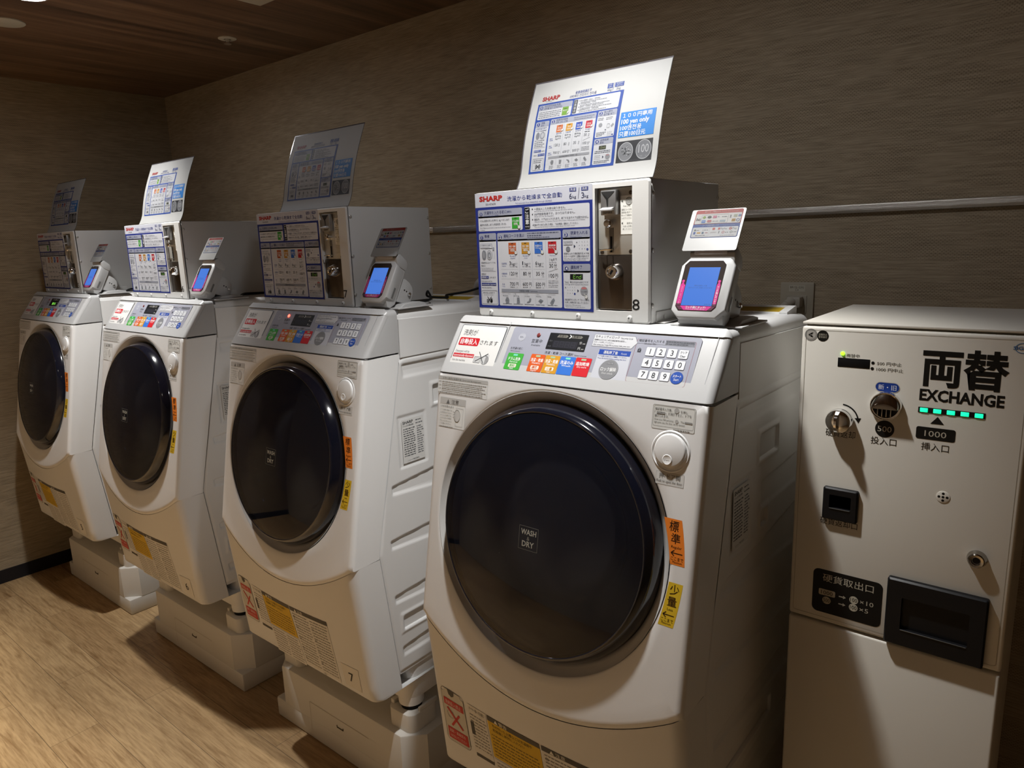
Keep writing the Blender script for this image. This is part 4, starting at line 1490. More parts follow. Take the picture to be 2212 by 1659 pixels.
def build_poster(root):
    """instruction panel: millimetres, x right, y down, from the top left of the sheet"""
    k = .001
    p = Pr(k, .0254, 1.5945, True, dim=.57)
    BL = '2c3b92'; LG = 'adb1c2'; WH = 'dcdeea'; TX = '3a3d47'
    p.rect(0, 0, 288.4, 235.5, WH, 1)
    p.text('SHARP', 12, 7.2, 9.2, 'c4302b', 3, w=62, bold=.045)
    p.text('ES-HD63R', 29.6, 21.0, 3.8, '6b6c72', 3, w=27)
    p.text('洗濯から乾燥まで全自動', 86.5, 10.5, 9.3, '3c4a9a', 3, w=134)
    p.text('Full automatic from WASHING through DRYING.', 108, 23.6, 2.9, '5c66a8', 3, w=90)
    for x, s_ in ((238, '洗濯'), (264.6, '洗乾')):
        p.rect(x, 4.5, x+15, 11.3, '33418f', 3); p.text(s_, x+7.5, 5.2, 5.2, 'ffffff', 4, al='c', w=12)
    p.text('6', 237.2, 14.3, 10.2, '3c4468', 3, w=6.2); p.text('kg', 244.5, 18.5, 5.2, '3c4468', 3, w=8.2)
    p.text('3', 264.4, 14.3, 10.2, '3c4468', 3, w=6.2); p.text('kg', 271.5, 18.5, 5.2, '3c4468', 3, w=8.2)
    p.line([(259.8, 5), (257.4, 25.2)], .9, '4a5166', 3)
    p.rect(0, 28.5, 288.4, 234.8, BL, 2)
    def panel(x0, y0, x1, y1, head=0, n=None, title=None, en=None, tw=None, hx=None):
        p.rect(x0, y0, x1, y1, 'e6e8ef', 3, 3)
        if head:
            p.rect(x0, y0, x1, y0+head, LG, 4, 3); p.rect(x0, y0+head-3, x1, y0+head, LG, 4)
        if n is not None:
            cx, cy = x0+8.2, y0+head*.53
            p.circ(cx, cy, 4.6, 'e6e8ef', 5); p.circ(cx, cy, 4.1, '26357f', 6)
            if n == 0:
                p.circ(cx, cy, 1.9, 'e6e8ef', 7, ry=2.8); p.circ(cx, cy, .9, '26357f', 8, ry=1.9)
            else:
                p.text(str(n), cx, cy-2.7, 5.4, 'ffffff', 7, al='c', bold=.03)
            p.text(title, x0+(hx or 16.8), y0+head*.18, 6.6, '333c78', 5, w=tw)
            if en:
                p.text(en, x0+(hx or 16.8), y0+head*.68, 3.0, '5b6290', 5)
    panel(7.2, 33.8, 123.9, 76.8, 16, 0, '洗濯物を入れる前に', 'Before laundry (FREE)', 60)
    p.text('(無料)', 84.5, 38.2, 4.2, '333c78', 5, w=12.5)
    p.text('ドラム洗浄ボタンを押すと Ag⁺イオン水で', 11.8, 53.6, 4.4, TX, 5, w=79)
    p.text('機内を洗浄します (所要時間 : 約1分)', 11.8, 61.6, 4.4, TX, 5, w=70)
    p.text('Press "Wash the tub" button to wash the tub with ag+ ion water', 11.8, 69.0, 2.1, '5d606c', 5, w=82); p.text('(1 minute)', 11.8, 73.0, 2.1, '5d606c', 5)
    card(p, 97.2, 51.8, 19, 22, '3fae3a', [('ドラム洗浄', 4.2, 0), ('無料', 3.4, 1)], 5)
    panel(129.5, 33.6, 282.2, 77)
    p.rect(129.5, 34.6, 142.9, 76.2, '25262c', 4, 2.5)
    for i, ch in enumerate('ご注意'):
        p.text(ch, 136.1, 37.0+i*10.4, 9.0, 'ffffff', 5, al='c', w=9.2, bold=.012)
    p.text('NOTICE', 136.1, 70.2, 2.6, 'ffffff', 5, al='c', w=10)
    for y, s_, wd, en, ew in ((36.4, '一度投入したお金は戻りません。', 75, 'Once you put coins into the machine, the coins will not be returned.', 90),
                              (46.4, '100円硬貨専用です。おつりはでません。', 96, '100 yen coins only. No change given.', 47),
                              (56.4, '運転中、ドアはロックされます。終了するまでドアは開きません。', 126, 'While the machine is in operation, the door will be locked. It will not open until it\'s finished.', 118)):
        p.circ(149.6, y+2.2, 1.3, '2c2e36', 5, n=12); p.text(s_, 153.8, y, 4.7, TX, 5, w=wd); p.text(en, 154.2, y+5.6, 2.0, '6b6e79', 5, w=ew)
    p.text('※乾燥が不十分だと感じた場合、「追加乾燥」運転をしてください。', 149, 67.0, 4.0, TX, 5, w=108)
    p.text('If you feel that the drying is insufficient, please operate "Dry more" course.', 154.2, 72.0, 2.0, '6b6e79', 5, w=95)
    # 1
    panel(7.0, 81.0, 53.8, 229.4, 16.6, 1, '準備', 'Ready to Start', 13, 15.4)
    p.rect(10, 102.4, 41.8, 111.8, '6f7690', 5, .6); p.rect(10.6, 103, 41.2, 111.2, 'e6e8ef', 6, .6)
    p.text('ドア開ボタンを押す', 11.8, 104, 3.2, '4a5170', 7, w=28); p.text('Press the button', 13.5, 108.2, 1.9, '6b7190', 7, w=22)
    p.line([(24, 134), (24, 113), (48, 111), (48, 134)], .5, '8a8f9b', 5); p.line([(43.5, 112), (43.5, 134)], .5, '8a8f9b', 5)
    p.circ(19, 125.5, 5.8, '8d9099', 5, ry=10.2); p.circ(18.6, 125.5, 3.8, 'a2a5ac', 6, ry=7)
    p.circ(33.8, 125.5, 7.4, 'a9acb4', 5, ry=10.2); p.circ(33.8, 125.5, 6.2, 'd5d7de', 6, ry=8.6); p.circ(33.8, 125.5, 4.6, '9599a2', 7, ry=6.5); p.circ(34.5, 127, 2.4, 'c5c8cf', 8, ry=3.4)
    p.rect(44, 109.5, 47.5, 116, 'aaaeb8', 6)
    p.text('洗濯物を入れてドアを', 10.6, 139.2, 3.9, TX, 5, w=39); p.text('閉める', 10.6, 145.4, 3.9, TX, 5, w=11)
    p.text('Put your laundry in and', 10.6, 151.2, 2.1, '5d606c', 5, w=33); p.text('shut the door properly.', 10.6, 154.6, 2.1, '5d606c', 5, w=33)
    p.line([(9.4, 158.5), (50, 158.5)], .5, '8b8fa0', 5)
    p.text('洗剤が', 9.6, 162.5, 4.4, TX, 5, w=13.2)
    p.rect(9.3, 168.6, 29.6, 174.4, '33418f', 5); p.text('自動投入', 10.6, 169.3, 4.3, 'ffffff', 6, w=17.6); p.text('されます', 32.5, 169.5, 3.9, TX, 5, w=17)
    p.text('Detergent will be', 9.6, 177.6, 2.9, '5d606c', 5, w=29)
    p.rect(9.2, 182.8, 49.6, 188.4, '33418f', 5); p.text('automatically dispensed', 10.4, 184.2, 2.9, 'ffffff', 6, w=38)
    p.text('into the machine.', 9.6, 191.0, 2.9, '5d606c', 5, w=27)
    p.frame(8.6, 198.4, 51.8, 227.2, .7, '8d92a2', 5, 3)
    p.text('洗剤の投入は不要です', 12.0, 201.8, 3.5, TX, 5, w=33); p.text('No need to put detergent', 15, 206.8, 1.9, '6b6e79', 5, w=26)
    crossed(p, 29.5, 217.5, 8.6, 5)
    # 2
    panel(57.0, 81.4, 216.4, 229.2, 16.4, 2, '運転コースを選ぶ', 'Select Course', 53.5)
    p.micro(135, 83.5, 213, 3.2, '5e6276', 5, 2); p.micro(135, 88, 172, 3.2, '5e6276', 5, 3); p.micro(135, 92, 190, 2.2, '70748a', 5, 4); p.micro(135, 94.8, 213, 2.0, '70748a', 5, 5)
    for x in (113, 146, 179.4):
        p.line([(x, 100), (x, 190.5)], .4, 'a9adbd', 5)
    for x, c, a, b, s_, k1, k2 in ((86, 'c9622f', '洗濯・乾燥', 'Wash&Dry', '標準', 'Wash&Dry', '(Regular)'), (119.6, 'cf9634', '洗濯・乾燥', 'Wash&Dry', '少量', 'Wash&Dry', '(Less)'),
                                   (152.4, '3f78d6', '洗濯のみ', 'Wash', None, 'Wash', ''), (185.5, 'c7242e', '追加乾燥', 'Dry more', None, 'Dry more', '')):
        card(p, x, 101.6, 19.8, 22.4, c, [(a, 4.0, 0), (b, 2.0, 0)]+([(s_, 3.4, 1)] if s_ else []), 5)
        p.text(k1, x+10.5, 126.8, 2.4, '6c76ad', 5, al='c'); p.text(k2, x+10.5, 131, 2.4, '6c76ad', 5, al='c') if k2 else None
    for y, a, b in ((141.2, '洗濯容量', 'Capacity'), (161.8, '所要時間', 'Set Time'), (183.2, '料金', 'Coins')):
        p.text(a, 66, y, 3.6, '4b5aa0', 5, w=14 if len(a) > 2 else 7); p.text(b, 66.5, y+5.4, 2.2, '5f6cae', 5)
    for x, a, b, c in ((87, '3', '120', '700'), (120.5, '1', '80', '600'), (153.5, '6', '35', '500')):
        p.text(a, x, 138.8, 7.2, TX, 5, w=4.2 if a != '1' else 2.4); p.text('kg', x+6.0, 140.8, 5.6, TX, 5, w=7.8); p.text('まで', x+15.2, 142.0, 3.2, TX, 5, w=5.4)
        p.text('less than %skg' % a, x, 147.6, 2.6, '6d7079', 5, w=20)
        p.text(b, x+(0 if len(b) == 3 else 1.4), 159.8, 6.9, TX, 5, w=12.4 if len(b) == 3 else 9.0); p.text('分', x+14.2, 159.4, 7.2, TX, 5, w=6.8); p.text('min', x+16.5, 168, 2.1, '6d7079', 5)
        p.text(c, x-.4, 180.8, 6.9, TX, 5, w=13.2); p.text('円', x+15.6, 180.5, 7.2, TX, 5, w=6.6); p.micro(x, 190, x+13, 2.2, '7b7e88', 5, 8); p.text('yen', x+16.5, 190, 1.9, '6d7079', 5)
    p.text('1', 188, 133.8, 4.6, TX, 5); p.text('kgまで', 191.5, 133.2, 5.0, TX, 5, w=14.5); p.text('less than 3kg', 187.5, 140.0, 2.4, '6d7079', 5, w=17)
    p.text('30', 187.6, 144.4, 6.8, TX, 5, w=9.4); p.text('分', 199, 144.0, 7.2, TX, 5, w=6.6); p.text('min', 199.6, 152, 2.0, '6d7079', 5)
    p.line([(185.4, 159.6), (208, 153.6)], .5, '7b7e88', 5)
    p.text('100', 185.8, 163.6, 6.9, TX, 5, w=13.4); p.text('円', 201.2, 163.2, 7.2, TX, 5, w=6.6); p.text('yen', 202.5, 171.4, 1.9, '6d7079', 5)
    p.text('ボタンを押すごとに', 184.6, 175.8, 2.9, '5d606c', 5, w=24); p.text('時間を追加できます', 184.6, 179.6, 2.9, '5d606c', 5, w=24)
    p.text('Press the button', 184.6, 184.4, 2.2, '6d7079', 5, w=23); p.text('to add the time.', 184.6, 187.8, 2.2, '6d7079', 5, w=22)
    for y in (154.6, 174.0):
        p.dots(65, 109.5, y, '8f93a0', 5); p.dots(115.5, 143, y, '8f93a0', 5); p.dots(148.5, 176, y, '8f93a0', 5)
    p.rect(63.8, 194.7, 208, 201.6, 'a3a7b3', 5)
    p.text('洗濯量の目安', 110.5, 196.0, 4.0, '3f424e', 6, w=26); p.text('Reference', 139.5, 197.0, 2.8, '5a5d69', 6, w=17.5)
    for x in (94.8, 122.8, 151.7, 180.4):
        p.line([(x, 204), (x, 226)], .4, 'b1b5c1', 5)
    for i, (a, b) in enumerate((('ワイシャツ ブラウス', '1着 約200g'), ('下着', '1枚 約130g'), ('くつ下', '1足 約50g'), ('タオル', '1枚 約70g'), ('パジャマ(上下)', '約500g'))):
        x = 65.5+i*28.8
        p.text(a, x+(2 if i else 0), 203.2, 2.5, '6d7079', 5, wmax=22); p.text(b, x+1, 207, 2.9, '5d606c', 5, wmax=17); clothes(p, x+12.5, 217.2, 11.0, i, 5); p.micro(x+1, 224.4, x+24, 1.9, '8b8e97', 5, i)
    # 3, 4
    panel(220.4, 80.4, 282.2, 139.8, 18, 3, '硬貨を入れる', 'Deposit Coins', 38.5, 18.2)
    p.rect(222, 101.4, 243, 109.4, '9da1ad', 5, 1); p.rect(222.5, 101.9, 242.5, 108.9, 'd9dbe3', 6, 1); p.text('100円硬貨専用', 223.5, 102.6, 2.4, '6a6e7a', 7, w=18); p.text('100yen coins', 224, 106, 1.8, '7a7e8a', 7, w=17)
    p.circ(232.6, 116.8, 4.8, '8d9098', 5); p.ring(232.6, 116.8, 4.8, .5, '6c7078', 6)
    p.poly([(245.8, 108.6), (249.6, 111.8), (245.8, 115)], '2d3350', 5); p.circ(252.8, 104.8, 1.1, '5a5d69', 5); keypadlet(p, 256.5, 101.6, 22.5, 19)
    p.text('硬貨を入れて暗証番号を入力後', 222.6, 123.2, 3.9, TX, 5, w=57); p.text('スタートを押すと運転を始めます', 222.6, 128.4, 3.9, TX, 5, w=57)
    p.text('Insert the coins, put in 4-digit numbers for', 222.6, 133.4, 2.0, '5d606c', 5, w=56); p.text('security. Press "Start" button to start.', 222.6, 136.4, 2.0, '5d606c', 5, w=50)
    panel(220.4, 144.8, 282.2, 230.0, 16.2, 4, '運転終了', 'Finish', 26.5, 17.2)
    p.rect(236, 163.8, 265.2, 174.2, '17191a', 5)
    segs = {'E': [((0, 0), (1, 0)), ((0, .5), (.8, .5)), ((0, 1), (1, 1)), ((0, 0), (0, 1))], 'n': [((0, .45), (.9, .45)), ((0, .45), (0, 1)), ((.9, .5), (.9, 1))], 'd': [((.9, 0), (.9, 1)), ((0, .45), (.9, .45)), ((0, .5), (0, 1)), ((0, 1), (.9, 1))]}
    for i, ch in enumerate('End'):
        for a, b in segs[ch]:
            p.line([(244+i*6.6+a[0]*4.6-(a[1]-.5)*.8, 165.4+a[1]*7.0), (244+i*6.6+b[0]*4.6-(b[1]-.5)*.8, 165.4+b[1]*7.0)], .95, '8fd45a', 6)
    p.text('「End」表示が出れば終了です', 223.5, 177.2, 4.0, TX, 5, w=54); p.text('"End" sign will be displayed when finished.', 223.8, 182.4, 2.0, '5d606c', 5, w=54)
    p.circ(225.2, 189.6, 1.1, '5a5d69', 5); keypadlet(p, 228.6, 187, 20, 17)
    p.poly([(252.4, 192.6), (256, 195.6), (252.4, 198.6)], '2d3350', 5)
    p.circ(267.6, 195.8, 8.6, 'a6a8ae', 5); p.rect(262.2, 188.6, 273, 192.2, 'd8898c', 6, 1); p.text('ロック解除', 267.6, 195.4, 2.7, '6f7178', 6, al='c', w=12)
    hand(p, 269.5, 203, 8, 7)
    p.text('暗証番号を入力して「ロック解除」', 223.6, 210.8, 3.9, TX, 5, w=56); p.text('を押し衣類を取り出してください', 223.6, 216.2, 3.9, TX, 5, w=54)
    p.text('Enter your PIN and press', 224, 222, 2.0, '5d606c', 5, w=36); p.text('"Door unlock" to open the door.', 224, 225.4, 2.0, '5d606c', 5, w=46)
    o = p.build('instruction_panel', root, frame4((0, BY-.0002, 0), EX, (0, 0, 1), (0, -1, 0)), loc=BOF, step=.00012)
    o['label'] = 'blue and white printed instruction panel'

cbox = build_coin_box()
KM = kid_map()
BL_ = {5: 'coin box in deep shade with blue panel, on the farthest washing machine', 6: 'brightly lit coin box marked 6 on the second washing machine from the left wall',
       7: 'dim white coin box marked 7 on the third washing machine from the left wall', 8: 'nearest coin box marked 8 with large blue framed panel, on the largest washing machine'}
def box_number(root, k):
    p = Pr()
    p.text(str(k), .4040, 1.3665, .0195, '1c1b1a', 1, al='c', w=.0148)
    p.build('number_sticker', root, frame4((0, BY-.0002, 0), EX, (0, 0, 1), (0, -1, 0)), loc=BOF)
for k in (8, 7, 6, 5):
    r = cbox if k == 8 else copy_tree(cbox, None, KM)
    r.location = root_loc(k, BOF)
    r['label'] = BL_[k]
    box_number(r, k)

# ================================================================== laminated sheets standing on the coin boxes
SW, SH = .2985, .2130
def sheet_pt(x, v, d=0):
    """sheet local: x 0..SW, v 0..SH up the sheet, slight belly; returns metres relative to its bottom left"""
    f = v/SH
    y = .0620*f-.009*math.sin(PI*f)-.010*max(0, 1-f*5)**2
    z = .2040*f
    return V((x, y-d*.957, z+d*.29))
SOFF = (-.149, 0, 0)
def build_sheet():
    root = empty('instruction_sheet', (0, 0, 0), 'x', 'paper sign', 'laminated instruction sheets on the coin boxes')
    def grid(x0, v0, x1, v1, d, mat, th):
        mb = MB(); nx, nv = 16, 20
        vs = []
        for dd in (d, d-th):
            for j in range(nv+1):
                for i in range(nx+1):
                    vs.append(sheet_pt(x0+(x1-x0)*i/nx, v0+(v1-v0)*j/nv, dd))
        fs = []
        K = (nx+1)*(nv+1)
        for j in range(nv):
            for i in range(nx):
                a = j*(nx+1)+i
                fs.append((a, a+1, a+nx+2, a+nx+1)); fs.append((K+a, K+a+nx+1, K+a+nx+2, K+a+1))
        def edge(a, b):
            fs.append((a, b, b+K, a+K))
        for i in range(nx):
            edge(i+1, i); edge(nv*(nx+1)+i, nv*(nx+1)+i+1)
        for j in range(nv):
            edge(j*(nx+1), (j+1)*(nx+1)); edge((j+1)*(nx+1)+nx, j*(nx+1)+nx)
        mb.add(vs, fs, mat)
        return mb
    grid(0, 0, SW, SH, .0006, PAPER, .0006).build('paper', root, SOFF, 60)
    grid(-.0035, -.0005, SW+.0005, SH+.0035, -.0002, FILM, .0006).build('laminate_backing', root, SOFF, 60)['label'] = 'dark film edge behind the paper'
    p = Pr(.001, dim=.32); p.band = .006
    BL = '3355ae'; TX = '4a4d55'
    p.text('SHARP', 25.5, 174.5, 7.6, 'b8383a', 1, w=42, bold=.045); p.text('ES-HD63R', 36, 171.2, 2.2, '9a9aa0', 1)
    p.text('全自动洗涤烘干', 103, 177.2, 6.2, '5b6aae', 1, w=37, bold=.01); p.text('세탁부터 건조까지 전자동', 91, 170.4, 6.0, '6a72a0', 1, w=61)
    p.rect(174.5, 176.6, 186, 185.6, '3a55a8', 1); p.text('洗涤', 180.2, 181.4, 3.4, 'e8ecf8', 2, al='c'); p.text('세탁', 180.2, 177.2, 3.4, 'e8ecf8', 2, al='c')
    p.rect(190.5, 177.0, 209, 185.4, '3a55a8', 1); p.text('洗涤烘干', 199.8, 181.4, 3.4, 'e8ecf8', 2, al='c'); p.text('세탁건조', 199.8, 177.4, 3.4, 'e8ecf8', 2, al='c')
    p.line([(189.2, 186), (186.6, 171)], .8, '7a86b8', 1)
    p.text('6kg', 175.5, 171.2, 4.4, '7e88a8', 1, w=9); p.text('3kg', 194.5, 171.2, 4.4, '7e88a8', 1, w=9)
    p.rect(18, 28.4, 212, 168.8, BL, 1)
    def pane(x0, y0, x1, y1, head=0, n=None, a=None, b=None):
        p.rect(x0, y0, x1, y1, 'dcdee3', 2, 2.5)
        if head:
            p.rect(x0, y1-head, x1, y1, 'b0b4c4', 3, 2.5); p.rect(x0, y1-head, x1, y1-head+2.5, 'b0b4c4', 3)
        if n is not None:
            p.circ(x0+6.5, y1-head/2, 4.2, 'e6e8ee', 4); p.circ(x0+6.5, y1-head/2, 3.7, '2c3f8e', 5); p.text(str(n), x0+6.5, y1-head/2-2.3, 4.6, 'ffffff', 6, al='c', bold=.02)
            p.text(a, x0+13, y1-head*.48, 4.2, '4e5680', 4, wmax=x1-x0-16); p.text(b, x0+13, y1-head*.93, 4.2, '4e5680', 4, wmax=x1-x0-16)
    # panes hug the sheet in horizontal strips so they follow its belly
    pane(22, 136.4, 101.5, 165.3, 10.5, 0, '洗衣前的准备(免费)', '세탁물 넣기 전에(무료)')
    for i in range(4):
        p.micro(25, 150-3.6*i, 78, 2.2, '84868e', 4, i+1)
    p.rect(80.5, 138.6, 94.5, 154.8, '7fae4a', 4, .6); p.rect(84, 150.6, 91, 151.6, '46602a', 5); p.text('桶清洗', 87.5, 146, 3.2, 'f0f4e6', 5, al='c'); hand(p, 93, 141, 5, 6)
    pane(104.5, 136.8, 206, 165.8)
    p.rect(104.8, 138.2, 113.6, 165.0, '54565c', 3, 2)
    for i, ch in enumerate('注意事项'):
        p.text(ch, 109.2, 158.4-6.2*i, 5.2, 'e8e8ea', 4, al='c')
    for i, s_ in enumerate(('投入的硬币一旦投入，恕不退还。', '100日元硬币专用。不找零。', '运转中，门会锁住。结束前门无法打开。', '若感到烘干不充分，请再次运转。')):
        p.circ(118, 161.6-6.2*i, .9, '54565c', 4, n=10); p.text(s_, 120.5, 160.0-6.2*i, 2.8, '6b6d74', 4, wmax=70); p.micro(120.5, 157.4-6.2*i, 180+5*(i % 3), 2.0, '8e9097', 4, i+14)
    pane(22, 32.6, 54.2, 132, 11, 1, '准备', '준비')
    p.frame(25, 113.4, 50.5, 119.4, .5, '7a83ac', 4); p.micro(26.5, 116.4, 48, 1.9, '7a83ac', 4, 4)
    p.circ(31, 103.5, 4.6, '8d9099', 4, ry=7.4); p.circ(42.5, 103.5, 5.6, '9b9ea6', 4, ry=7.6); p.circ(42.5, 103.5, 3.6, 'c8cad0', 5, ry=5.2)
    p.line([(37, 96), (37, 112.4), (49.5, 113), (49.5, 96)], .4, '8d9099', 4)
    for i, y in enumerate((93.2, 89.4, 85.6, 82)):
        p.micro(25.5, y, 50-4*(i % 2), 2.2, '84868e', 4, i+30)
    p.line([(25, 79.6), (52, 79.6)], .4, '9a9caa', 4)
    p.rect(26.5, 70.6, 43.5, 75.0, '3a55a8', 4); p.text('自动投入', 27.5, 71.2, 3.2, 'eef0f8', 5, w=15); p.micro(45, 71.4, 52, 2.4, '84868e', 4, 3)
    p.micro(27, 63.8, 36, 2.2, '84868e', 4, 5); p.rect(37, 62.6, 53, 67.2, '3a55a8', 4); p.text('자동 투입', 38, 63.4, 3.0, 'eef0f8', 5, w=14)
    p.frame(25.5, 35.2, 52.2, 57.8, .5, '8d92a2', 4, 2); p.micro(28, 53.4, 49, 2.2, '84868e', 4, 6); p.micro(28, 49.8, 46, 2.2, '84868e', 4, 7)
    for it in range(1):
        q = Pr(.001); q.sy = 1
    p.rect(33, 38.6, 38.5, 44.5, '7f8288', 4); p.circ(43, 41.5, 3.4, '7f8288', 4, n=14); p.line([(34.5, 46.6), (44, 37)], 1, '33353c', 5); p.line([(44.5, 46.4), (34, 37.2)], 1, '33353c', 5)
    pane(57.6, 32.6, 161.8, 133.2, 10.6, 2, '选择洗衣程序', '세탁 코스 선택')
    p.micro(112, 128.6, 158, 2.0, '84889c', 5, 8); p.micro(112, 125, 155, 2.0, '84889c', 5, 9)
    for x, c, a, b in ((74.5, 'd97848', '120', '700'), (96.9, 'dba13e', '80', '600'), (119.2, '3f62c4', '35', '500'), (141.4, 'cb3a4e', '30', '100')):
        p.rect(x, 105.4, x+14.2, 119.6, c, 4, .5); p.rect(x+4.5, 117.4, x+9.5, 118.4, '5a3a24', 5); p.text('洗烘' if x < 110 else ('洗涤' if x < 130 else '追加'), x+7.1, 111.6, 4.2, 'f6ece4', 5, al='c', wmax=11); p.rect(x+2.5, 108.4, x+11.5, 110, 'ead9cc', 5); hand(p, x+12.2, 106.8, 5.0, 6)
        p.micro(x+1, 102.2, x+13, 2.0, '7a83ac', 4, int(x))
        if x < 140:
            p.text('最多%skg' % {74.5: '3', 96.9: '1', 119.2: '6'}[x], x-.5, 96, 3.6, TX, 4, w=14); p.text('%skg까지' % {74.5: '3', 96.9: '1', 119.2: '6'}[x], x, 91, 3.6, TX, 4, w=13)
            p.text(a, x-.5, 78, 5.0, '5d6068', 4, w=9 if len(a) == 3 else 6.4); p.text('分', x+10.2, 79.6, 3, '6d7078', 4); p.text('분', x+10.2, 76.4, 3, '6d7078', 4)
            p.text(b, x-1, 63.4, 4.4, '5d6068', 4, w=9); p.text('日元', x+9.4, 65.2, 2.8, '6d7078', 4); p.text('엔', x+10.2, 62, 2.8, '6d7078', 4)
        else:
            p.micro(x, 98, x+13, 2.2, TX, 4, 3); p.text('30', x-1, 90.6, 5.0, '5d6068', 4, w=6.4); p.text('分', x+8.6, 92, 3, '6d7078', 4); p.text('분', x+8.6, 88.8, 3, '6d7078', 4)
            p.line([(x-2, 82.4), (x+13, 87)], .4, '7b7e88', 4); p.text('100', x-2, 74.8, 5.0, '5d6068', 4, w=9); p.text('日元', x+9, 76.4, 2.8, '6d7078', 4); p.text('엔', x+9.6, 73.2, 2.8, '6d7078', 4)
            for i in range(3):
                p.micro(x-3, 69-2.8*i, x+14, 1.8, '84868e', 4, i)
    for x in (91.8, 114.6, 137):
        p.line([(x, 121), (x, 61)], .35, 'a9adbd', 4)
    for y in (93.4, 79, 65.4):
        p.micro(62, y, 70.5, 2.0, '6c76ad', 4, int(y)); p.micro(62, y-3.2, 70, 2.0, '6c76ad', 4, int(y)+1)
    p.rect(63, 54.6, 157, 59, 'a6a8ae', 4); p.text('洗衣量的参考 세탁량 기준', 110, 55.2, 2.9, '54565c', 5, al='c', w=42)
    for i in range(5):
        x = 73+18.8*i
        p.line([(x+9, 53), (x+9, 34.5)], .3, 'b1b5c1', 4) if i < 4 else None
        clothes(p, x, 46.4, 7.4, i, 4, '8d8f94')
        for j in range(3):
            p.micro(x-6, 39.6-2.4*j, x+4, 1.5, '8b8e97', 4, i*3+j)
    pane(165.4, 83.6, 205.8, 134.4, 11, 3, '投入硬币', '동전을 넣기')
    p.micro(168, 119, 180, 2, '84868e', 4, 2); p.micro(168, 116, 179, 2, '84868e', 4, 3); p.micro(185, 119, 201, 2, '84868e', 4, 4); p.micro(185, 116, 199, 2, '84868e', 4, 5)
    p.circ(174.5, 107, 3.9, '9a9ca2', 4); p.frame(189, 100, 194, 107.5, .5, '8a8c92', 4); p.poly([(196.5, 103), (200.5, 108), (203.5, 105.5), (199.5, 100.5)], 'a2a4aa', 4)
    p.poly([(185, 97.6), (188.4, 97.6), (186.7, 95)], '2d3350', 4)
    for i in range(3):
        p.micro(168, 92-2.8*i, 188-3*i, 1.8, '5d606c', 4, i+8)
        for j in range(3):
            p.rect(192+3.4*j, 91.4-3*i, 193.4+3.4*j, 92.4-3*i, '9a9ca6', 4)
    p.circ(202.4, 86.4, 1.5, '2b3f96', 4)
    pane(165.6, 33.2, 206.2, 81.4, 11, 4, '运转结束', '종료')
    p.rect(177.5, 60.6, 192.5, 67.6, '3f4238', 4); p.text('End', 186, 61.8, 4.6, '9aa07c', 5, al='c')
    for i in range(2):
        p.micro(169, 57-3*i, 202, 2, '5d606c', 4, i+50)
    for i in range(3):
        for j in range(4):
            p.rect(170+3.2*j, 49-3.2*i, 171.4+3.2*j, 50.2-3.2*i, '9a9ca6', 4)
    p.poly([(186.5, 49), (189.4, 46.4), (186.5, 43.8)], '2d3350', 4); p.circ(197.6, 46.2, 5, '9d9fa5', 4); p.rect(194.4, 48.4, 200.8, 50, 'c6979a', 5)
    for i in range(2):
        p.micro(169, 38.6-2.8*i, 202-3*i, 1.8, '5d606c', 4, i+60)
    # blue 100 yen banner and the two coins
    p.rect(215.5, 77.4, 286.4, 124.6, '3590e8', 1)
    p.text('１００円専用', 220.5, 113.6, 8.6, 'ffffff', 2, w=58, bold=.012)
    p.text('100 yen only', 218.6, 102.6, 8.2, 'ffffff', 2, w=56, bold=.025)
    p.text('100엔전용', 218.0, 90.6, 9.2, 'ffffff', 2, w=43, bold=.014)
    p.text('只要100日元', 217.2, 79.4, 9.4, 'ffffff', 2, w=53, bold=.014)
    p.rect(216.0, 31.8, 287.4, 70.6, '35363b', 1)
    p.circ(234.6, 50.8, 15.2, '8f9196', 2, n=40, ry=17.4); p.ring(234.6, 50.8, 15.2, 1.2, 'c3c5c9', 3, 40, 17.4)
    rnd = random.Random(3)
    for i in range(26):
        a = rnd.uniform(0, 2*PI); rr = rnd.uniform(1, 11)
        p.circ(234.6+rr*math.cos(a), 50.8+rr*1.1*math.sin(a), rnd.uniform(1, 2.1), rnd.choice(['55575c', 'd9dbde', '6c6e73', 'bfc1c5']), 3+i % 4, n=7, ry=rnd.uniform(.7, 1.4))
    p.circ(270.6, 52.0, 15.4, '85878d', 2, n=40, ry=17.6); p.ring(270.6, 52.0, 15.4, 1.2, 'c3c5c9', 3, 40, 17.6)
    p.text('100', 270.6, 46.5, 14.5, 'd0d2d6', 3, al='c', w=20); p.text('平成', 264, 38.8, 2.6, 'b9bbc0', 3); p.text('年', 275, 38.8, 2.6, 'b9bbc0', 3)
    p.build('printed_instructions', root, warp=lambda x, y, l: sheet_pt(x, y, .0008+l), loc=SOFF, step=.00013)
    return root
sheet = build_sheet()
KM = kid_map()
SHL = {5: 'dim laminated sheet standing on the farthest coin box', 6: 'brightly lit laminated sheet standing on the coin box marked 6',
       7: 'shaded laminated sheet standing on the coin box marked 7', 8: 'nearest and largest laminated sheet with blue 100 yen only print'}
SD = {8: (0, 0, 0), 7: (-.004, .004, .0), 6: (.0, .0, .0), 5: (-.004, .0, .0)}
for k in (8, 7, 6, 5):
    r = sheet if k == 8 else copy_tree(sheet, None, KM)
    r.location = (MX[k]+.135+.149+SD[k][0], MD[k]-.7600+SD[k][1], BZ1+.0012)
    r.rotation_euler = (0, 0, SD[k][2])
    r['label'] = SHL[k]

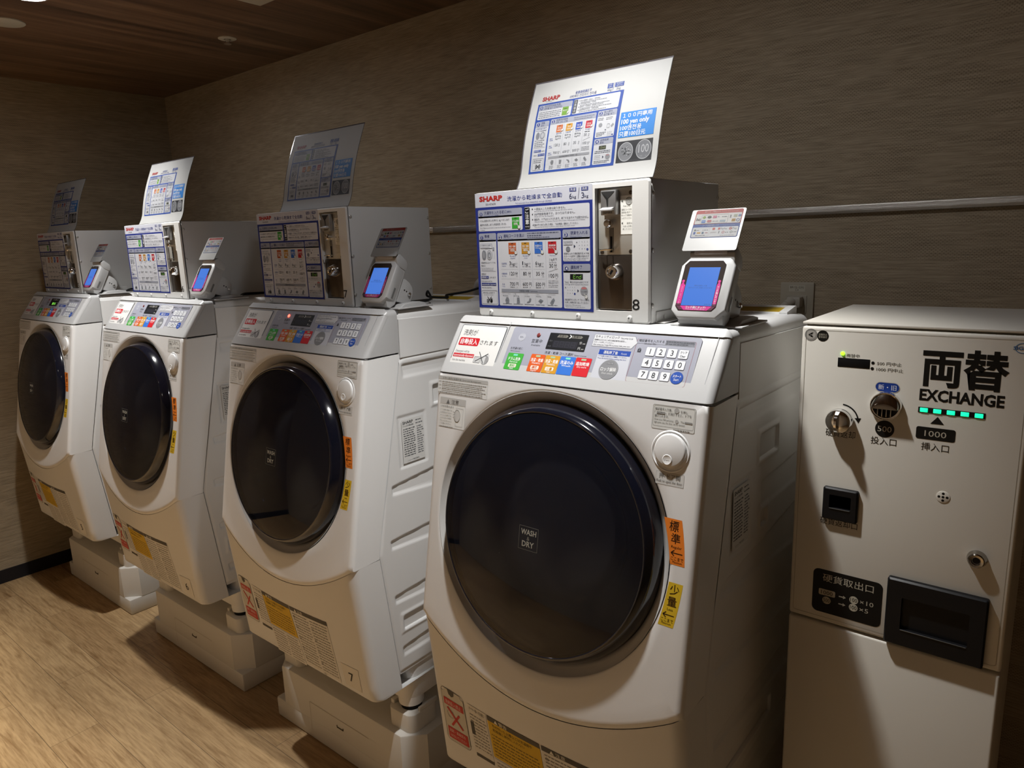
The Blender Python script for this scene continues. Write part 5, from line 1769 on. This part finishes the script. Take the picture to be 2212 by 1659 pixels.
# ================================================================== payment readers
ROF = (-.528, .715, -1.341)
def build_reader():
    root = empty('payment_reader', (0, 0, 0), 'x', 'payment terminal', 'contactless payment readers beside the coin boxes')
    # base plate and bracket
    mb = MB()
    mb.box((.470, -.772, 1.3412), (.600, -.655, 1.3445), READER, .001)
    mb.prism([(-.755, 1.3440), (-.668, 1.3440), (-.668, 1.3500), (-.690, 1.3545), (-.740, 1.3520)], .498, .588, READER, 'x', .001, 1)
    base = mb.build('base_plate', root, ROF)
    mb = MB()
    arc = [(-.752, 1.360), (-.728, 1.352), (-.700, 1.3535), (-.6945, 1.364), (-.6905, 1.372), (-.6905, 1.388), (-.699, 1.401), (-.712, 1.411), (-.724, 1.413), (-.742, 1.386)]
    mb.prism(arc, .510, .566, READER, 'x', .0015, 2)
    arm = mb.build('tilt_bracket', root, ROF)
    for y, z in ((-.7185, 1.384), (-.7115, 1.380)):
        MB().lathe([(.0022, 0), (.0001, .0004)], BLACK, frame4((.566, y, z), (0, 1, 0), (0, 0, 1), (1, 0, 0)), 12).build('bracket_hole', arm)
    MB().lathe([(.0050, 0), (.0050, .004), (.0035, .0062), (.0001, .0065)], CHROME, frame4((.566, -.7055, 1.3735), (0, 1, 0), (0, 0, 1), (1, 0, 0)), 18).build('pivot_screw', arm)
    # head
    A = V((0, -.797, 1.3600)); B_ = V((0, -.7425, 1.4580))
    vdir = (B_-A).normalized(); H = (B_-A).length
    nH = EX.cross(vdir)
    if nH.y > 0:
        nH = -nH
    HF = frame4((.480, A.y, A.z), EX, vdir, nH)
    Wd = .0965
    def octo(i, c, x0=0, y0=0, x1=Wd, y1=H):
        x0 += i; y0 += i; x1 -= i; y1 -= i
        return [(x0+c, y0), (x1-c, y0), (x1, y0+c*1.15), (x1, y1-c), (x1-c*.7, y1), (x0+c*.9, y1), (x0, y1-c*1.1), (x0, y0+c)]
    rings = [(octo(.006, .010), -.034), (octo(.004, .012), -.030), (octo(.001, .013), -.012), (octo(.0, .0135), -.006), (octo(.0006, .0135), -.0015), (octo(.0022, .0130), .0)]
    vs = []; fs = []
    for pts, d in rings:
        vs += [HF @ V((x, y, d)) for x, y in pts]
    for k in range(len(rings)-1):
        for i in range(8):
            j = (i+1) % 8
            fs.append((k*8+i, k*8+j, (k+1)*8+j, (k+1)*8+i))
    fs.append([40+i for i in range(8)]); fs.append([i for i in range(8)][::-1])
    mb = MB(); mb.add(vs, fs, READER)
    # cheeks of the lower housing and the neck block behind the top
    head = mb.build('reader_head', root, ROF, 40)
    mb = MB()
    mb.prism([(-.783, 1.3480), (-.773, 1.3440), (-.757, 1.3520), (-.722, 1.4180), (-.716, 1.4340), (-.7395, 1.4480), (-.786, 1.3720)], .490, .571, READER, 'x', .0015, 2)
    rear = mb.build('rear_housing', root, ROF, 40)
    MB().prism([(-.7432, 1.4470), (-.7160, 1.4310), (-.7085, 1.4420), (-.7105, 1.4560), (-.7310, 1.4740), (-.7440, 1.4660)], .492, .573, READER, 'x', .002, 2).build('neck_block', rear)
    p = Pr(); p.rect(-.0225, .0200, -.0165, .0480, '7d7d7c', 1)
    for i in range(8):
        p.rect(-.0225, .0213+.0034*i, -.0165, .0226+.0034*i, '5d5d5c', 2)
    p.build('speaker_grille', head, warp=lambda d, v, l: HF @ V((Wd-.0010-.00017*abs(d+.012)/.001+.0008+l, v, d)))
    # glass, screen, pink touch print
    g = [(.0075+.0065, .0125), (.0800-.0065, .0125), (.0800, .0200), (.0810, .0980), (.0745, .1050), (.0140, .1050), (.0072, .0970), (.0072, .0200)]
    vs = [HF @ V((x, y, .0001)) for x, y in g]+[HF @ V((x, y, .0009)) for x, y in g]
    mb = MB(); mb.add(vs, [(i, (i+1) % 8, 8+(i+1) % 8, 8+i) for i in range(8)]+[list(range(8, 16))], pm('black_reader_glass', (.030, .024, .022), .10, 0, .6))
    gl = mb.build('reader_glass', root, ROF, 30)
    sx0, sx1, sy0, sy1 = .0172, .0725, .0215, .0925
    p = Pr(); p.rect(sx0, sy0, sx1, sy1, SCREEN, 1)
    p.text('種別を選択した後', (sx0+sx1)/2, .0570, .0026, '26406e', 2, al='c', w=.023); p.text('電子マネーがご利用いただけます', (sx0+sx1)/2, .0530, .0026, '26406e', 2, al='c', w=.042)
    p.micro(.059, .0240, .0705, .0013, '26406e', 2, 4)
    o = p.build('screen', gl, HF @ Matrix.Translation((0, 0, .0010))); o['label'] = 'lit blue screen'
    p = Pr(dim=.55)
    PK = 'd6208e'; DK = '5a1c3c'
    for x0, x1, sg in ((.0080, .0164, 1), (.0733, .0796, -1)):
        p.rect(x0, .0215, x1, .0600, PK, 1)
        p.rect(x0, .0215, x1, .0250, DK, 2)
    p.rect(.0160, .0130, .0735, .0208, PK, 1)
    p.poly([(.0085, .0208), (.0160, .0132), (.0240, .0132), (.0160, .0208)], DK, 2); p.poly([(.0795, .0208), (.0735, .0132), (.0660, .0132), (.0735, .0208)], DK, 2)
    for x in (.0115, .0765):
        p.poly([(x-.0030, .0600), (x+.0030, .0600), (x, .0680)], PK, 1); p.circ(x, .0665, .0026, PK, 2, n=10)
    p.text('コッチ側にタッチ!', .0448, .0160, .0044, 'ffffff', 3, al='c', w=.036, bold=.01); p.text('TOUCH THIS SIDE!', .0448, .0136, .0018, 'f7cfe6', 3, al='c', w=.034)
    for i, ch in enumerate('コッチ側にタッチ!'):
        p.text(ch, .0764, .0545-.0038*i, .0036, 'ffffff', 3, al='c')
    for i, ch in enumerate('TOUCH THIS SIDE'):
        p.text(ch, .0122, .0550-.0022*i, .0017, 'f9d7ea', 3, al='c')
    o = p.build('touch_print', gl, HF @ Matrix.Translation((0, 0, .0010))); o['label'] = 'pink printed touch marks'
    # sign plate above
    A2 = V((0, -.7475, 1.4695)); B2 = V((0, -.7045, 1.5385))
    v2 = (B2-A2).normalized(); H2 = (B2-A2).length; n2 = EX.cross(v2)
    if n2.y > 0:
        n2 = -n2
    SF = frame4((.4785, A2.y, A2.z), EX, v2, n2)
    o_ = rr_pts(0, 0, .0970, H2, .003, 4); n_ = len(o_)
    vs = [SF @ V((x, y, -.0016)) for x, y in o_]+[SF @ V((x, y, 0)) for x, y in o_]
    mb = MB(); mb.add(vs, [(i, (i+1) % n_, n_+(i+1) % n_, n_+i) for i in range(n_)]+[list(range(n_, 2*n_)), list(range(n_))[::-1]], CARD)
    sp = mb.build('sign_plate', root, ROF, 30)
    p = Pr(.001, dim=.22)
    RD, BU = 'c8433c', '3f5fae'
    p.rect(8, 52, 93, 80, RD, 1, 3); p.rect(8, 25, 93, 52, BU, 1, 3); p.rect(8, 48, 93, 56, RD, 1); p.rect(8, 48, 93, 51.6, BU, 2)
    p.rect(9.6, 52.6, 91.4, 72.6, 'f1efec', 2, 1.5); p.rect(9.6, 26.4, 91.4, 45.6, 'eff0f2', 3, 2)
    p.text('電子マネーが使えます!', 24, 74.6, 3.6, 'ffe6df', 3, w=28); p.text('Electronic money can be used', 54, 75.4, 1.8, 'f6cfc8', 3, w=30)
    p.text('コード決済が使えます!', 26, 47.0, 3.4, 'e6ecfa', 4, w=30); p.text('Code payment can be used', 60, 47.8, 1.7, 'cdd8f2', 4, w=24)
    p.text('ic', 11.5, 59.4, 5.0, '4a3030', 4, w=8, bold=.03)
    p.poly([(22, 65.4), (25.4, 68.8), (28.8, 65.4), (25.4, 62)], '8fae3e', 4)
    p.circ(34.8, 65.6, 3.8, '3c4a3e', 4, ry=2.6); p.rect(41, 63.2, 48.2, 68.2, 'd9698e', 4, .8); p.text('いこち', 44.6, 64.4, 2.4, 'ffffff', 5, al='c', w=5.6); p.text('Pi', 50, 64.4, 2.8, '7a8c9a', 4); p.micro(57.4, 65, 66, 2.0, '8a8a90', 4, 4)
    p.rect(22, 54.4, 29.2, 60, '4a86d8', 4, 1.2); p.text('はや', 25.6, 55.8, 2.6, 'ffffff', 5, al='c', w=5); p.rect(32, 55.2, 40, 59.8, 'c4424e', 4, 2); p.text('ＮＲ', 36, 56.2, 2.4, 'ffffff', 5, al='c', w=5.6); p.micro(42, 56.6, 52.6, 2.0, '9a9aa0', 4, 6); p.rect(55, 55.4, 65, 59.2, 'a9bcc8', 4)
    p.frame(20.4, 53.4, 68.6, 70.4, .3, 'c9c9cc', 4)
    p.circ(72.6, 67.4, 1.2, '8a8a90', 4); p.rect(71.6, 62.8, 73.6, 66, '8a8a90', 4); p.rect(78, 64, 84, 69, 'b9bfa4', 4, .8); p.rect(86, 64.4, 91, 68.8, '7f93c2', 4, .8); p.rect(76, 55.2, 82.6, 60.6, 'cf9c2e', 4, .5); p.text('iD', 79.3, 56.4, 3.2, '6a4a10', 5, al='c')
    p.ring(87, 57.8, 3.0, 1, '3c5a9e', 4); p.text('+', 90, 58.8, 2.8, '3c5a9e', 4)
    p.frame(10.6, 28.2, 41, 43.6, .3, 'c9c9cc', 4)
    p.rect(13, 38.4, 16, 41.6, '5a6a58', 4); p.micro(17, 39.2, 23.4, 2.0, '8a8a90', 4, 2); p.micro(28, 39.4, 39.6, 2.0, '8a8a90', 4, 3)
    p.rect(12.6, 32, 16.4, 37, '3c62b0', 4, .6); p.rect(19, 33.4, 25.6, 36.2, 'd8a63a', 4); p.rect(28, 32.4, 31.6, 36.8, '54708e', 4, .8); p.micro(34, 34, 39, 2.2, 'b06a70', 4, 8); p.micro(17, 29.2, 36, 1.8, '77777c', 4, 9)
    p.rect(46, 39.6, 50.6, 44.2, 'd65a48', 4, 1); p.rect(56, 39.8, 59.6, 43.8, 'd2504e', 4, .8); p.text('PayPay', 60.6, 40.4, 3.0, '8a8a90', 4, w=11.6)
    p.circ(78, 41.8, 2.6, 'b83a44', 4); p.poly([(76.4, 41.6), (78, 40.4), (80.2, 44), (78.6, 43)], 'f1dede', 5); p.text('Pay', 81.6, 40.2, 3.6, '7c7c84', 4, w=7.4)
    p.text('JAGPAY', 43.4, 33.6, 2.4, 'a08a86', 4, w=11); p.circ(59, 36.6, 1.0, '8a8a90', 4); p.rect(58.2, 32.6, 59.8, 35.4, '8a8a90', 4); p.ring(66.4, 34.8, 2.4, .9, 'c8525a', 4); p.micro(70, 33.8, 76, 2, '8a8a90', 4, 6); p.ring(80.4, 34.8, 2.2, .8, '6a7a6a', 4); p.micro(83.4, 34, 90, 2, '8a8a90', 4, 7)
    p.micro(62, 28.2, 88, 1.3, 'a0a0a6', 4, 12)
    o = p.build('accepted_payment_marks', sp, SF, step=.00012); o['label'] = 'red and blue printed payment marks'
    MB().box((.500, -.7445, 1.4620), (.560, -.7290, 1.4740), READER, .002).build('sign_clip', root, ROF)
    return root
reader = build_reader()
KM = kid_map()
RD_ = {}
RL = {5: 'payment reader with tilted sign, on the farthest washing machine', 6: 'payment reader with blue screen on the washing machine marked 6',
      7: 'payment reader standing in front of the bare right side of the coin box marked 7', 8: 'nearest and largest payment reader with blue screen and pink touch print'}
for k in (8, 7, 6, 5):
    r = reader if k == 8 else copy_tree(reader, None, KM)
    r.location = root_loc(k, ROF)
    r['label'] = RL[k]
    RD_[k] = r

# ================================================================== cords and hose behind the machines
def smooth_path(pts, n=8):
    P = [V(p) for p in pts]
    P = [P[0]*2-P[1]]+P+[P[-1]*2-P[-2]]
    out = []
    for i in range(1, len(P)-2):
        for j in range(n):
            t_ = j/n
            a, b, c, d = P[i-1:i+3]
            out.append(.5*((2*b)+(c-a)*t_+(2*a-5*b+4*c-d)*t_*t_+(3*b-a-3*c+d)*t_**3))
    out.append(P[-2])
    return out
READ = RD_
def cord(k, pts, r=.0032):
    path = smooth_path([(x, y, z) for x, y, z in pts])
    o = MB().tube(path, r, MATTEBLACK, 8).build('power_cord', READ[k], ROF)
    o['label'] = 'black cord'
zt = 1.3465
cord(7, [(.545, -.650, zt), (.520, -.585, zt+.004), (.470, -.545, zt+.020), (.455, -.530, zt+.004), (.500, -.500, zt), (.455, -.455, zt+.002), (.500, -.415, zt+.010), (.540, -.370, zt+.024), (.580, -.34, zt+.020), (.61, -.33, zt+.002)])
cord(6, [(.545, -.650, zt), (.500, -.610, zt+.002), (.485, -.560, zt), (.530, -.520, zt), (.585, -.500, zt)], .004)
cord(5, [(.545, -.650, zt), (.470, -.600, zt+.003), (.460, -.560, zt), (.530, -.525, zt), (.590, -.505, zt)], .004)
path = smooth_path([(.389, -.225, 1.16), (.389, -.245, 1.30), (.424, -.265, 1.372), (.489, -.225, 1.345), (.549, -.165, 1.20), (.559, -.125, 1.00)])
o = MB().tube(path, .017, HOSE, 16).build('water_hose', WROOT[7], OFF)
o['label'] = 'grey bent water hose'

# ================================================================== wall socket and plug
t = empty('wall_socket', (2.620, 0, 1.3200), 'beige wall socket plate with white code label behind the nearest washing machine', 'wall socket')
MB().box((-.0425, -.007, -.060), (.0425, 0, .0455), SOCKET, .003).build('socket_plate', t)
MB().box((-.026, -.0090, -.035), (.026, -.006, .012), pm('socket_insert', (.36, .325, .255), .45), .001).build('socket_insert', t)
p = Pr()
p.rect(-.0205, .0215, .0205, .0375, 'bdb8a8', 1); p.text('BR12L-2(X)', 0, .0300, .0050, '4a463c', 2, al='c', w=.034); p.text('C4', 0, .0232, .0050, '4a463c', 2, al='c')
p.build('code_label', t, frame4((0, -.0071, 0), EX, (0, 0, 1), (0, -1, 0)))
t = empty('power_plug', (2.622, -.010, 1.3180), 'grey moulded plug with drooping cord in the beige wall socket', 'plug')
mb = MB()
mb.box((-.017, -.030, -.016), (.017, -.0005, .012), GREYCORD, .004)
mb.build('plug_body', t)
mb = MB()
mb.tube([(-.004, -.024, 0), (-.012, -.040, -.006), (-.022, -.056, -.018), (-.030, -.066, -.030)], [.012, .011, .0085, .006], GREYCORD, 14)
for i in range(5):
    f = i/5
    q = V((-.012, -.040, -.006)).lerp(V((-.028, -.063, -.027)), f)
    mb.tube([q, q+V((-.0008, -.0012, -.0010))], .0118-.005*f, GREYCORD, 14)
mb.build('strain_relief', t)
MB().tube(smooth_path([(-.030, -.066, -.030), (-.040, -.078, -.055), (-.050, -.080, -.12), (-.055, -.075, -.30)]), .0042, GREYCORD, 10).build('cord', t)

# ================================================================== exchange machine
EXX, EXY, EXZ, EXW = 2.7596, -.4056, 1.3128, .3945
def build_exchange():
    K_ = .832          # true size: it stands clear of the washer's side, found from the shadows on its face
    CAMP = V((3.2197, -1.9112, 1.4987))
    BOT = -(CAMP.z*(1-K_))/K_
    root = empty('change_machine', CAMP+(V((EXX+EXW/2, -.21, BOT))-CAMP)*K_, 'cream coin exchange machine with black Japanese lettering and a green lit note slot', 'change machine')
    root.scale = (K_, K_, K_)
    OF = (-EXX-EXW/2, .21, -BOT)
    yb = -.016
    mb = MB()
    x0, x1 = EXX, EXX+EXW
    mb.box((x0+.003, EXY+.022, BOT), (x1-.003, yb, EXZ-.004), CREAM, .002)
    mb.box((x0, EXY+.004, EXZ-.0045), (x1, yb, EXZ+.0005), CREAM, .0012)
    mb.build('body', root, OF)
    def door(name, z0, z1):
        return MB().box((x0, EXY, z0), (x1, EXY+.020, z1), CREAM, .0055, 3).build(name, root, OF)
    up_ = door('upper_door', .6610, EXZ-.0085)
    lo_ = door('lower_door', BOT+.012, .6560)
    F = lambda x, z, d=0: frame4((EXX+x, EXY-d, z), EX, (0, 0, 1), (0, -1, 0))
    FR = frame4((EXX, EXY-.0002, 0), EX, (0, 0, 1), (0, -1, 0))
    K = '14120f'
    p = Pr()
    p.text('両替', .2225, 1.2035, .0690, K, 1, w=.136, bold=.030)
    p.text('EXCHANGE', .2218, 1.1745, .0205, K, 1, w=.134, bold=.035)
    p.poly([(.2435, 1.1300), (.2665, 1.1300), (.2550, 1.1445)], K, 1)
    p.rect(.2210, 1.0985, .2860, 1.1225, K, 1, .004); p.text('1000', .2535, 1.1048, .0112, 'b9b2a2', 2, al='c', w=.036)
    p.text('挿入口', .2545, 1.0770, .0155, '2a2722', 1, al='c', w=.046)
    p.rect(.1440, 1.1822, .1880, 1.2022, 'c9c4b6', 1, .0100); p.rect(.1452, 1.1834, .1868, 1.2010, '1c3c8e', 2, .0088); p.text('新・旧', .1660, 1.1868, .0104, 'e9edf6', 3, al='c', w=.032)
    p.circ(.1665, 1.1083, .0172, K, 1, n=36); p.text('500', .1665, 1.1025, .0112, 'b9b2a2', 2, al='c', w=.025)
    p.text('投入口', .1660, 1.0755, .0152, '2a2722', 1, al='c', w=.046)
    p.text('硬貨返却', .0570, 1.0790, .0155, '2a2722', 1, w=.0570)
    p.text('両替中', .0885, 1.2460, .0070, '4a463c', 1, w=.024)
    p.circ(.1375, 1.2380, .0030, K, 1); p.text('500 円中止', .1450, 1.2345, .0072, '4a463c', 1, w=.043)
    p.circ(.1368, 1.2268, .0030, K, 1); p.text('1000 円中止', .1445, 1.2228, .0072, '4a463c', 1, w=.047)
    # turn arrow
    pts = [(.0845+.033*math.cos(a), 1.1157+.033*math.sin(a)) for a in [math.radians(85-8*i) for i in range(10)]]
    p.line(pts, .0028, K, 1)
    e = pts[-1]; p.poly([(e[0]-.006, e[1]), (e[0]+.006, e[1]+.001), (e[0]+.0015, e[1]-.010)], K, 1)
    p.text('硬貨返却口', .0560, .8860, .0150, '2a2722', 1, w=.0730)
    # badges
    p.circ(.0185, 1.2870, .0125, '8d8a84', 1, n=32); p.circ(.0185, 1.2870, .0092, 'a8a49c', 2, n=32)
    p.line([(.0140, 1.2870), (.0225, 1.2915)], .0022, '3c3a36', 3); p.line([(.0140, 1.2870), (.0225, 1.2825)], .0022, '3c3a36', 3); p.circ(.0195, 1.2895, .0020, '3c3a36', 3, n=10); p.circ(.0195, 1.2845, .0020, '3c3a36', 3, n=10)
    p.circ(.0415, 1.2860, .0112, '17150f', 1, n=32); p.text('盗難防止', .0415, 1.2865, .0042, 'a8a292', 2, al='c', w=.0165); p.text('警報器付', .0415, 1.2815, .0042, 'a8a292', 2, al='c', w=.0165)
    p.ring(.3740, 1.2830, .0115, .0014, '3f6f9e', 1, 28, .0092); p.text('SIGMA', .3600, 1.2802, .0058, '2f5f94', 2, w=.0300, bold=.02)
    p.frame(.0085, .672, .3860, 1.2975, .0006, '857d6c', 1, .006)
    p.build('front_lettering', up_, FR)['label'] = 'black Japanese and English lettering'
    # display
    d = MB().box((EXX+.0728, EXY-.0006, 1.2255), (EXX+.1322, EXY+.003, 1.2440), BLACK, .0004).build('display_window', up_)
    MB().lathe([(.0040, 0), (.0040, .0010), (.0025, .0026), (.0001, .0030)], GREEN_LED, F(.0812, 1.2528), 20).build('green_lamp', up_)
    # coin return turn knob
    kn = MB()
    kn.lathe([(.0205, -.001), (.0235, .002), (.0255, .004), (.0255, .014), (.0235, .020), (.0180, .024), (.0100, .0255), (.0001, .026)], CHROME, F(.0840, 1.1158), 40)
    knob = kn.build('return_knob', up_); knob['label'] = 'chrome turn knob'
    fin = MB()
    outl = [(-.0235, 0), (.0235, 0), (.0215, .020), (.0150, .040), (.0090, .052), (-.0040, .055), (-.0150, .044), (-.0220, .022)]
    vs = []
    for sx, wd in ((-1, .0050), (1, .0050)):
        for a, h in outl:
            tp = 1-.55*h/.055
            vs.append(F(.0840, 1.1158) @ V((sx*wd*tp, a, .012+h*.55)))
    n_ = len(outl)
    fs = [list(range(n_))[::-1], list(range(n_, 2*n_))]+[(i, (i+1) % n_, n_+(i+1) % n_, n_+i) for i in range(n_)]
    fin.add(vs, fs, CHROME)
    fin.build('knob_fin', knob, smooth=50)
    # 500 yen entry
    ce = MB().lathe([(.0285, -.001), (.0285, .005), (.0272, .0085), (.0262, .0085), (.0255, .0050), (.0001, .0045)], CHROME, F(.1660, 1.1552), 44).build('coin_entry', up_)
    ce['label'] = 'round chrome coin entry'
    # domed visor over the upper half, dark recess with bars below
    vs = []; fs = []
    Q = F(.1660, 1.1552)
    na, nr = 24, 6
    for a_ in range(na+1):
        th = math.radians(-6+192*a_/na)
        for r_ in range(nr+1):
            f = r_/nr
            y_ = .0255*math.sin(th)*(1-f)-.0035*f
            x_ = .0255*math.cos(th)*(1-f*.0)*(1-f)+.0225*math.cos(th)*f
            vs.append(Q @ V((x_, y_, .0065+.0125*math.sin(PI/2*f))))
    for a_ in range(na):
        for r_ in range(nr):
            k_ = a_*(nr+1)+r_
            fs.append((k_, k_+1, k_+nr+2, k_+nr+1))
    mb = MB(); mb.add(vs, fs, DARKCHROME)
    mb.build('coin_visor', ce, smooth=70)
    mb = MB()
    mb.prism([(EXX+.1660+.0235*math.cos(math.radians(a_)), 1.1552+.0235*math.sin(math.radians(a_))) for a_ in range(186, 355, 8)], EXY-.0062, EXY-.0050, BLACK, 'y')
    for i in range(4):
        x_ = EXX+.1545+i*.0077
        mb.box((x_-.0012, EXY-.0135, 1.1345+.0016*abs(i-1.5)), (x_+.0012, EXY-.0060, 1.1510), DARKCHROME, .0008)
    mb.build('coin_slot', ce)
    # note slot with five green lights
    sl = MB().box((EXX+.2215, EXY-.0008, 1.1500), (EXX+.3295, EXY+.003, 1.1605), BLACK, .0003).build('note_slot', up_)
    for i in range(5):
        MB().box((EXX+.2248+i*.0221, EXY-.0018, 1.1512), (EXX+.2378+i*.0221, EXY-.0006, 1.1592), MINT_LED, .0006).build('slot_light', sl)
    # coin return cup
    def tray(name, x0_, x1_, z0_, z1_, wx, wz0, wz1, d_, parent):
        o = rr_pts(EXX+x0_, z0_, EXX+x1_, z1_, .004, 4); n2 = len(o)
        cx_, cz_ = EXX+(x0_+x1_)/2, (wz0+wz1)/2
        i_ = rr_pts(cx_-wx/2, wz0, cx_+wx/2, wz1, .002, 4)
        o2 = rr_pts(EXX+x0_+.003, z0_+.003, EXX+x1_-.003, z1_-.003, .003, 4)
        vs = []
        for pts, y in ((o, EXY+.001), (o, EXY-d_*.7), (o2, EXY-d_), (i_, EXY-d_), (i_, EXY-d_+.009)):
            vs += [(x, y, z) for x, z in pts]
        fs = [(k*n2+i, k*n2+(i+1) % n2, (k+1)*n2+(i+1) % n2, (k+1)*n2+i) for k in range(4) for i in range(n2)]+[[4*n2+i for i in range(n2)]]
        mb = MB(); mb.add(vs, fs, BLACK)
        ob = mb.build(name, parent, smooth=30)
        MB().box((cx_-wx/2+.001, EXY-d_-.0012, wz0-.0012), (cx_+wx/2-.001, EXY-d_+.0005, wz0+.0006), pm('worn_edge', (.09, .09, .09), .25, .3), .0004).build('tray_lip', ob)
        return ob
    tray('coin_return_cup', .0605, .1285, .9010, .9710, .042, .9270, .9560, .009, up_)
    tray('coin_tray', .1938, .3658, .6632, .8060, .116, .7000, .7690, .013, root).location = OF
    p = Pr()
    p.rect(.0480, .6830, .1850, .7825, '100e0c', 1, .012)
    p.text('硬貨取出口', .0680, .7560, .0175, 'b9b2a0', 2, w=.1000)
    for y, a, wd, n3 in ((.7300, '1000', .033, '×10'), (.7130, '500', .017, '×5')):
        if a == '1000':
            p.rect(.0610, y-.0065, .0945, y+.0075, 'b5ae9c', 2, .0028)
        else:
            p.circ(.0778, y, .0085, 'b5ae9c', 2, n=24)
        p.text(a, .0778, y-.0040, .0085, '1c1a16', 3, al='c', w=.0235 if a == '1000' else .0130)
        p.line([(.1020, y), (.1120, y)], .0024, 'b5ae9c', 2); p.poly([(.1105, y+.0038), (.1160, y), (.1105, y-.0038)], 'b5ae9c', 2)
        p.circ(.1315, y, .0086, 'b5ae9c', 2, n=24); p.text('100', .1315, y-.0040, .0084, '1c1a16', 3, al='c', w=.0130)
        p.text(n3, .1435, y-.0050, .0098, 'b5ae9c', 2, w=.0260 if n3 == '×10' else .0170)
    p.build('tray_sign', up_, FR)['label'] = 'black sign with white coin rates'
    # speaker holes and lock
    sp = MB().lathe([(.0118, 0), (.0118, .0006), (.0108, .0010), (.0001, .0010)], CREAM, F(.2752, .9895), 28).build('speaker_cap', up_)
    for dx, dz in ((0, 0), (.0068, 0), (-.0068, 0), (0, .0068), (0, -.0068)):
        MB().lathe([(.0025, .0011), (.0001, .0013)], BLACK, F(.2752+dx, .9895+dz), 14).build('sound_hole', sp)
    lk = MB().lathe([(.0170, -.001), (.0165, .003), (.0150, .0060), (.0140, .0125), (.0120, .0145), (.0080, .0140), (.0072, .0110), (.0001, .0110)], DARKCHROME, F(.3388, .8801), 36).build('door_lock', up_)
    MB().lathe([(.0062, .0111), (.0001, .0113)], BLACK, F(.3388, .8801), 20).build('keyhole', lk)
    return root
build_exchange()

flush()
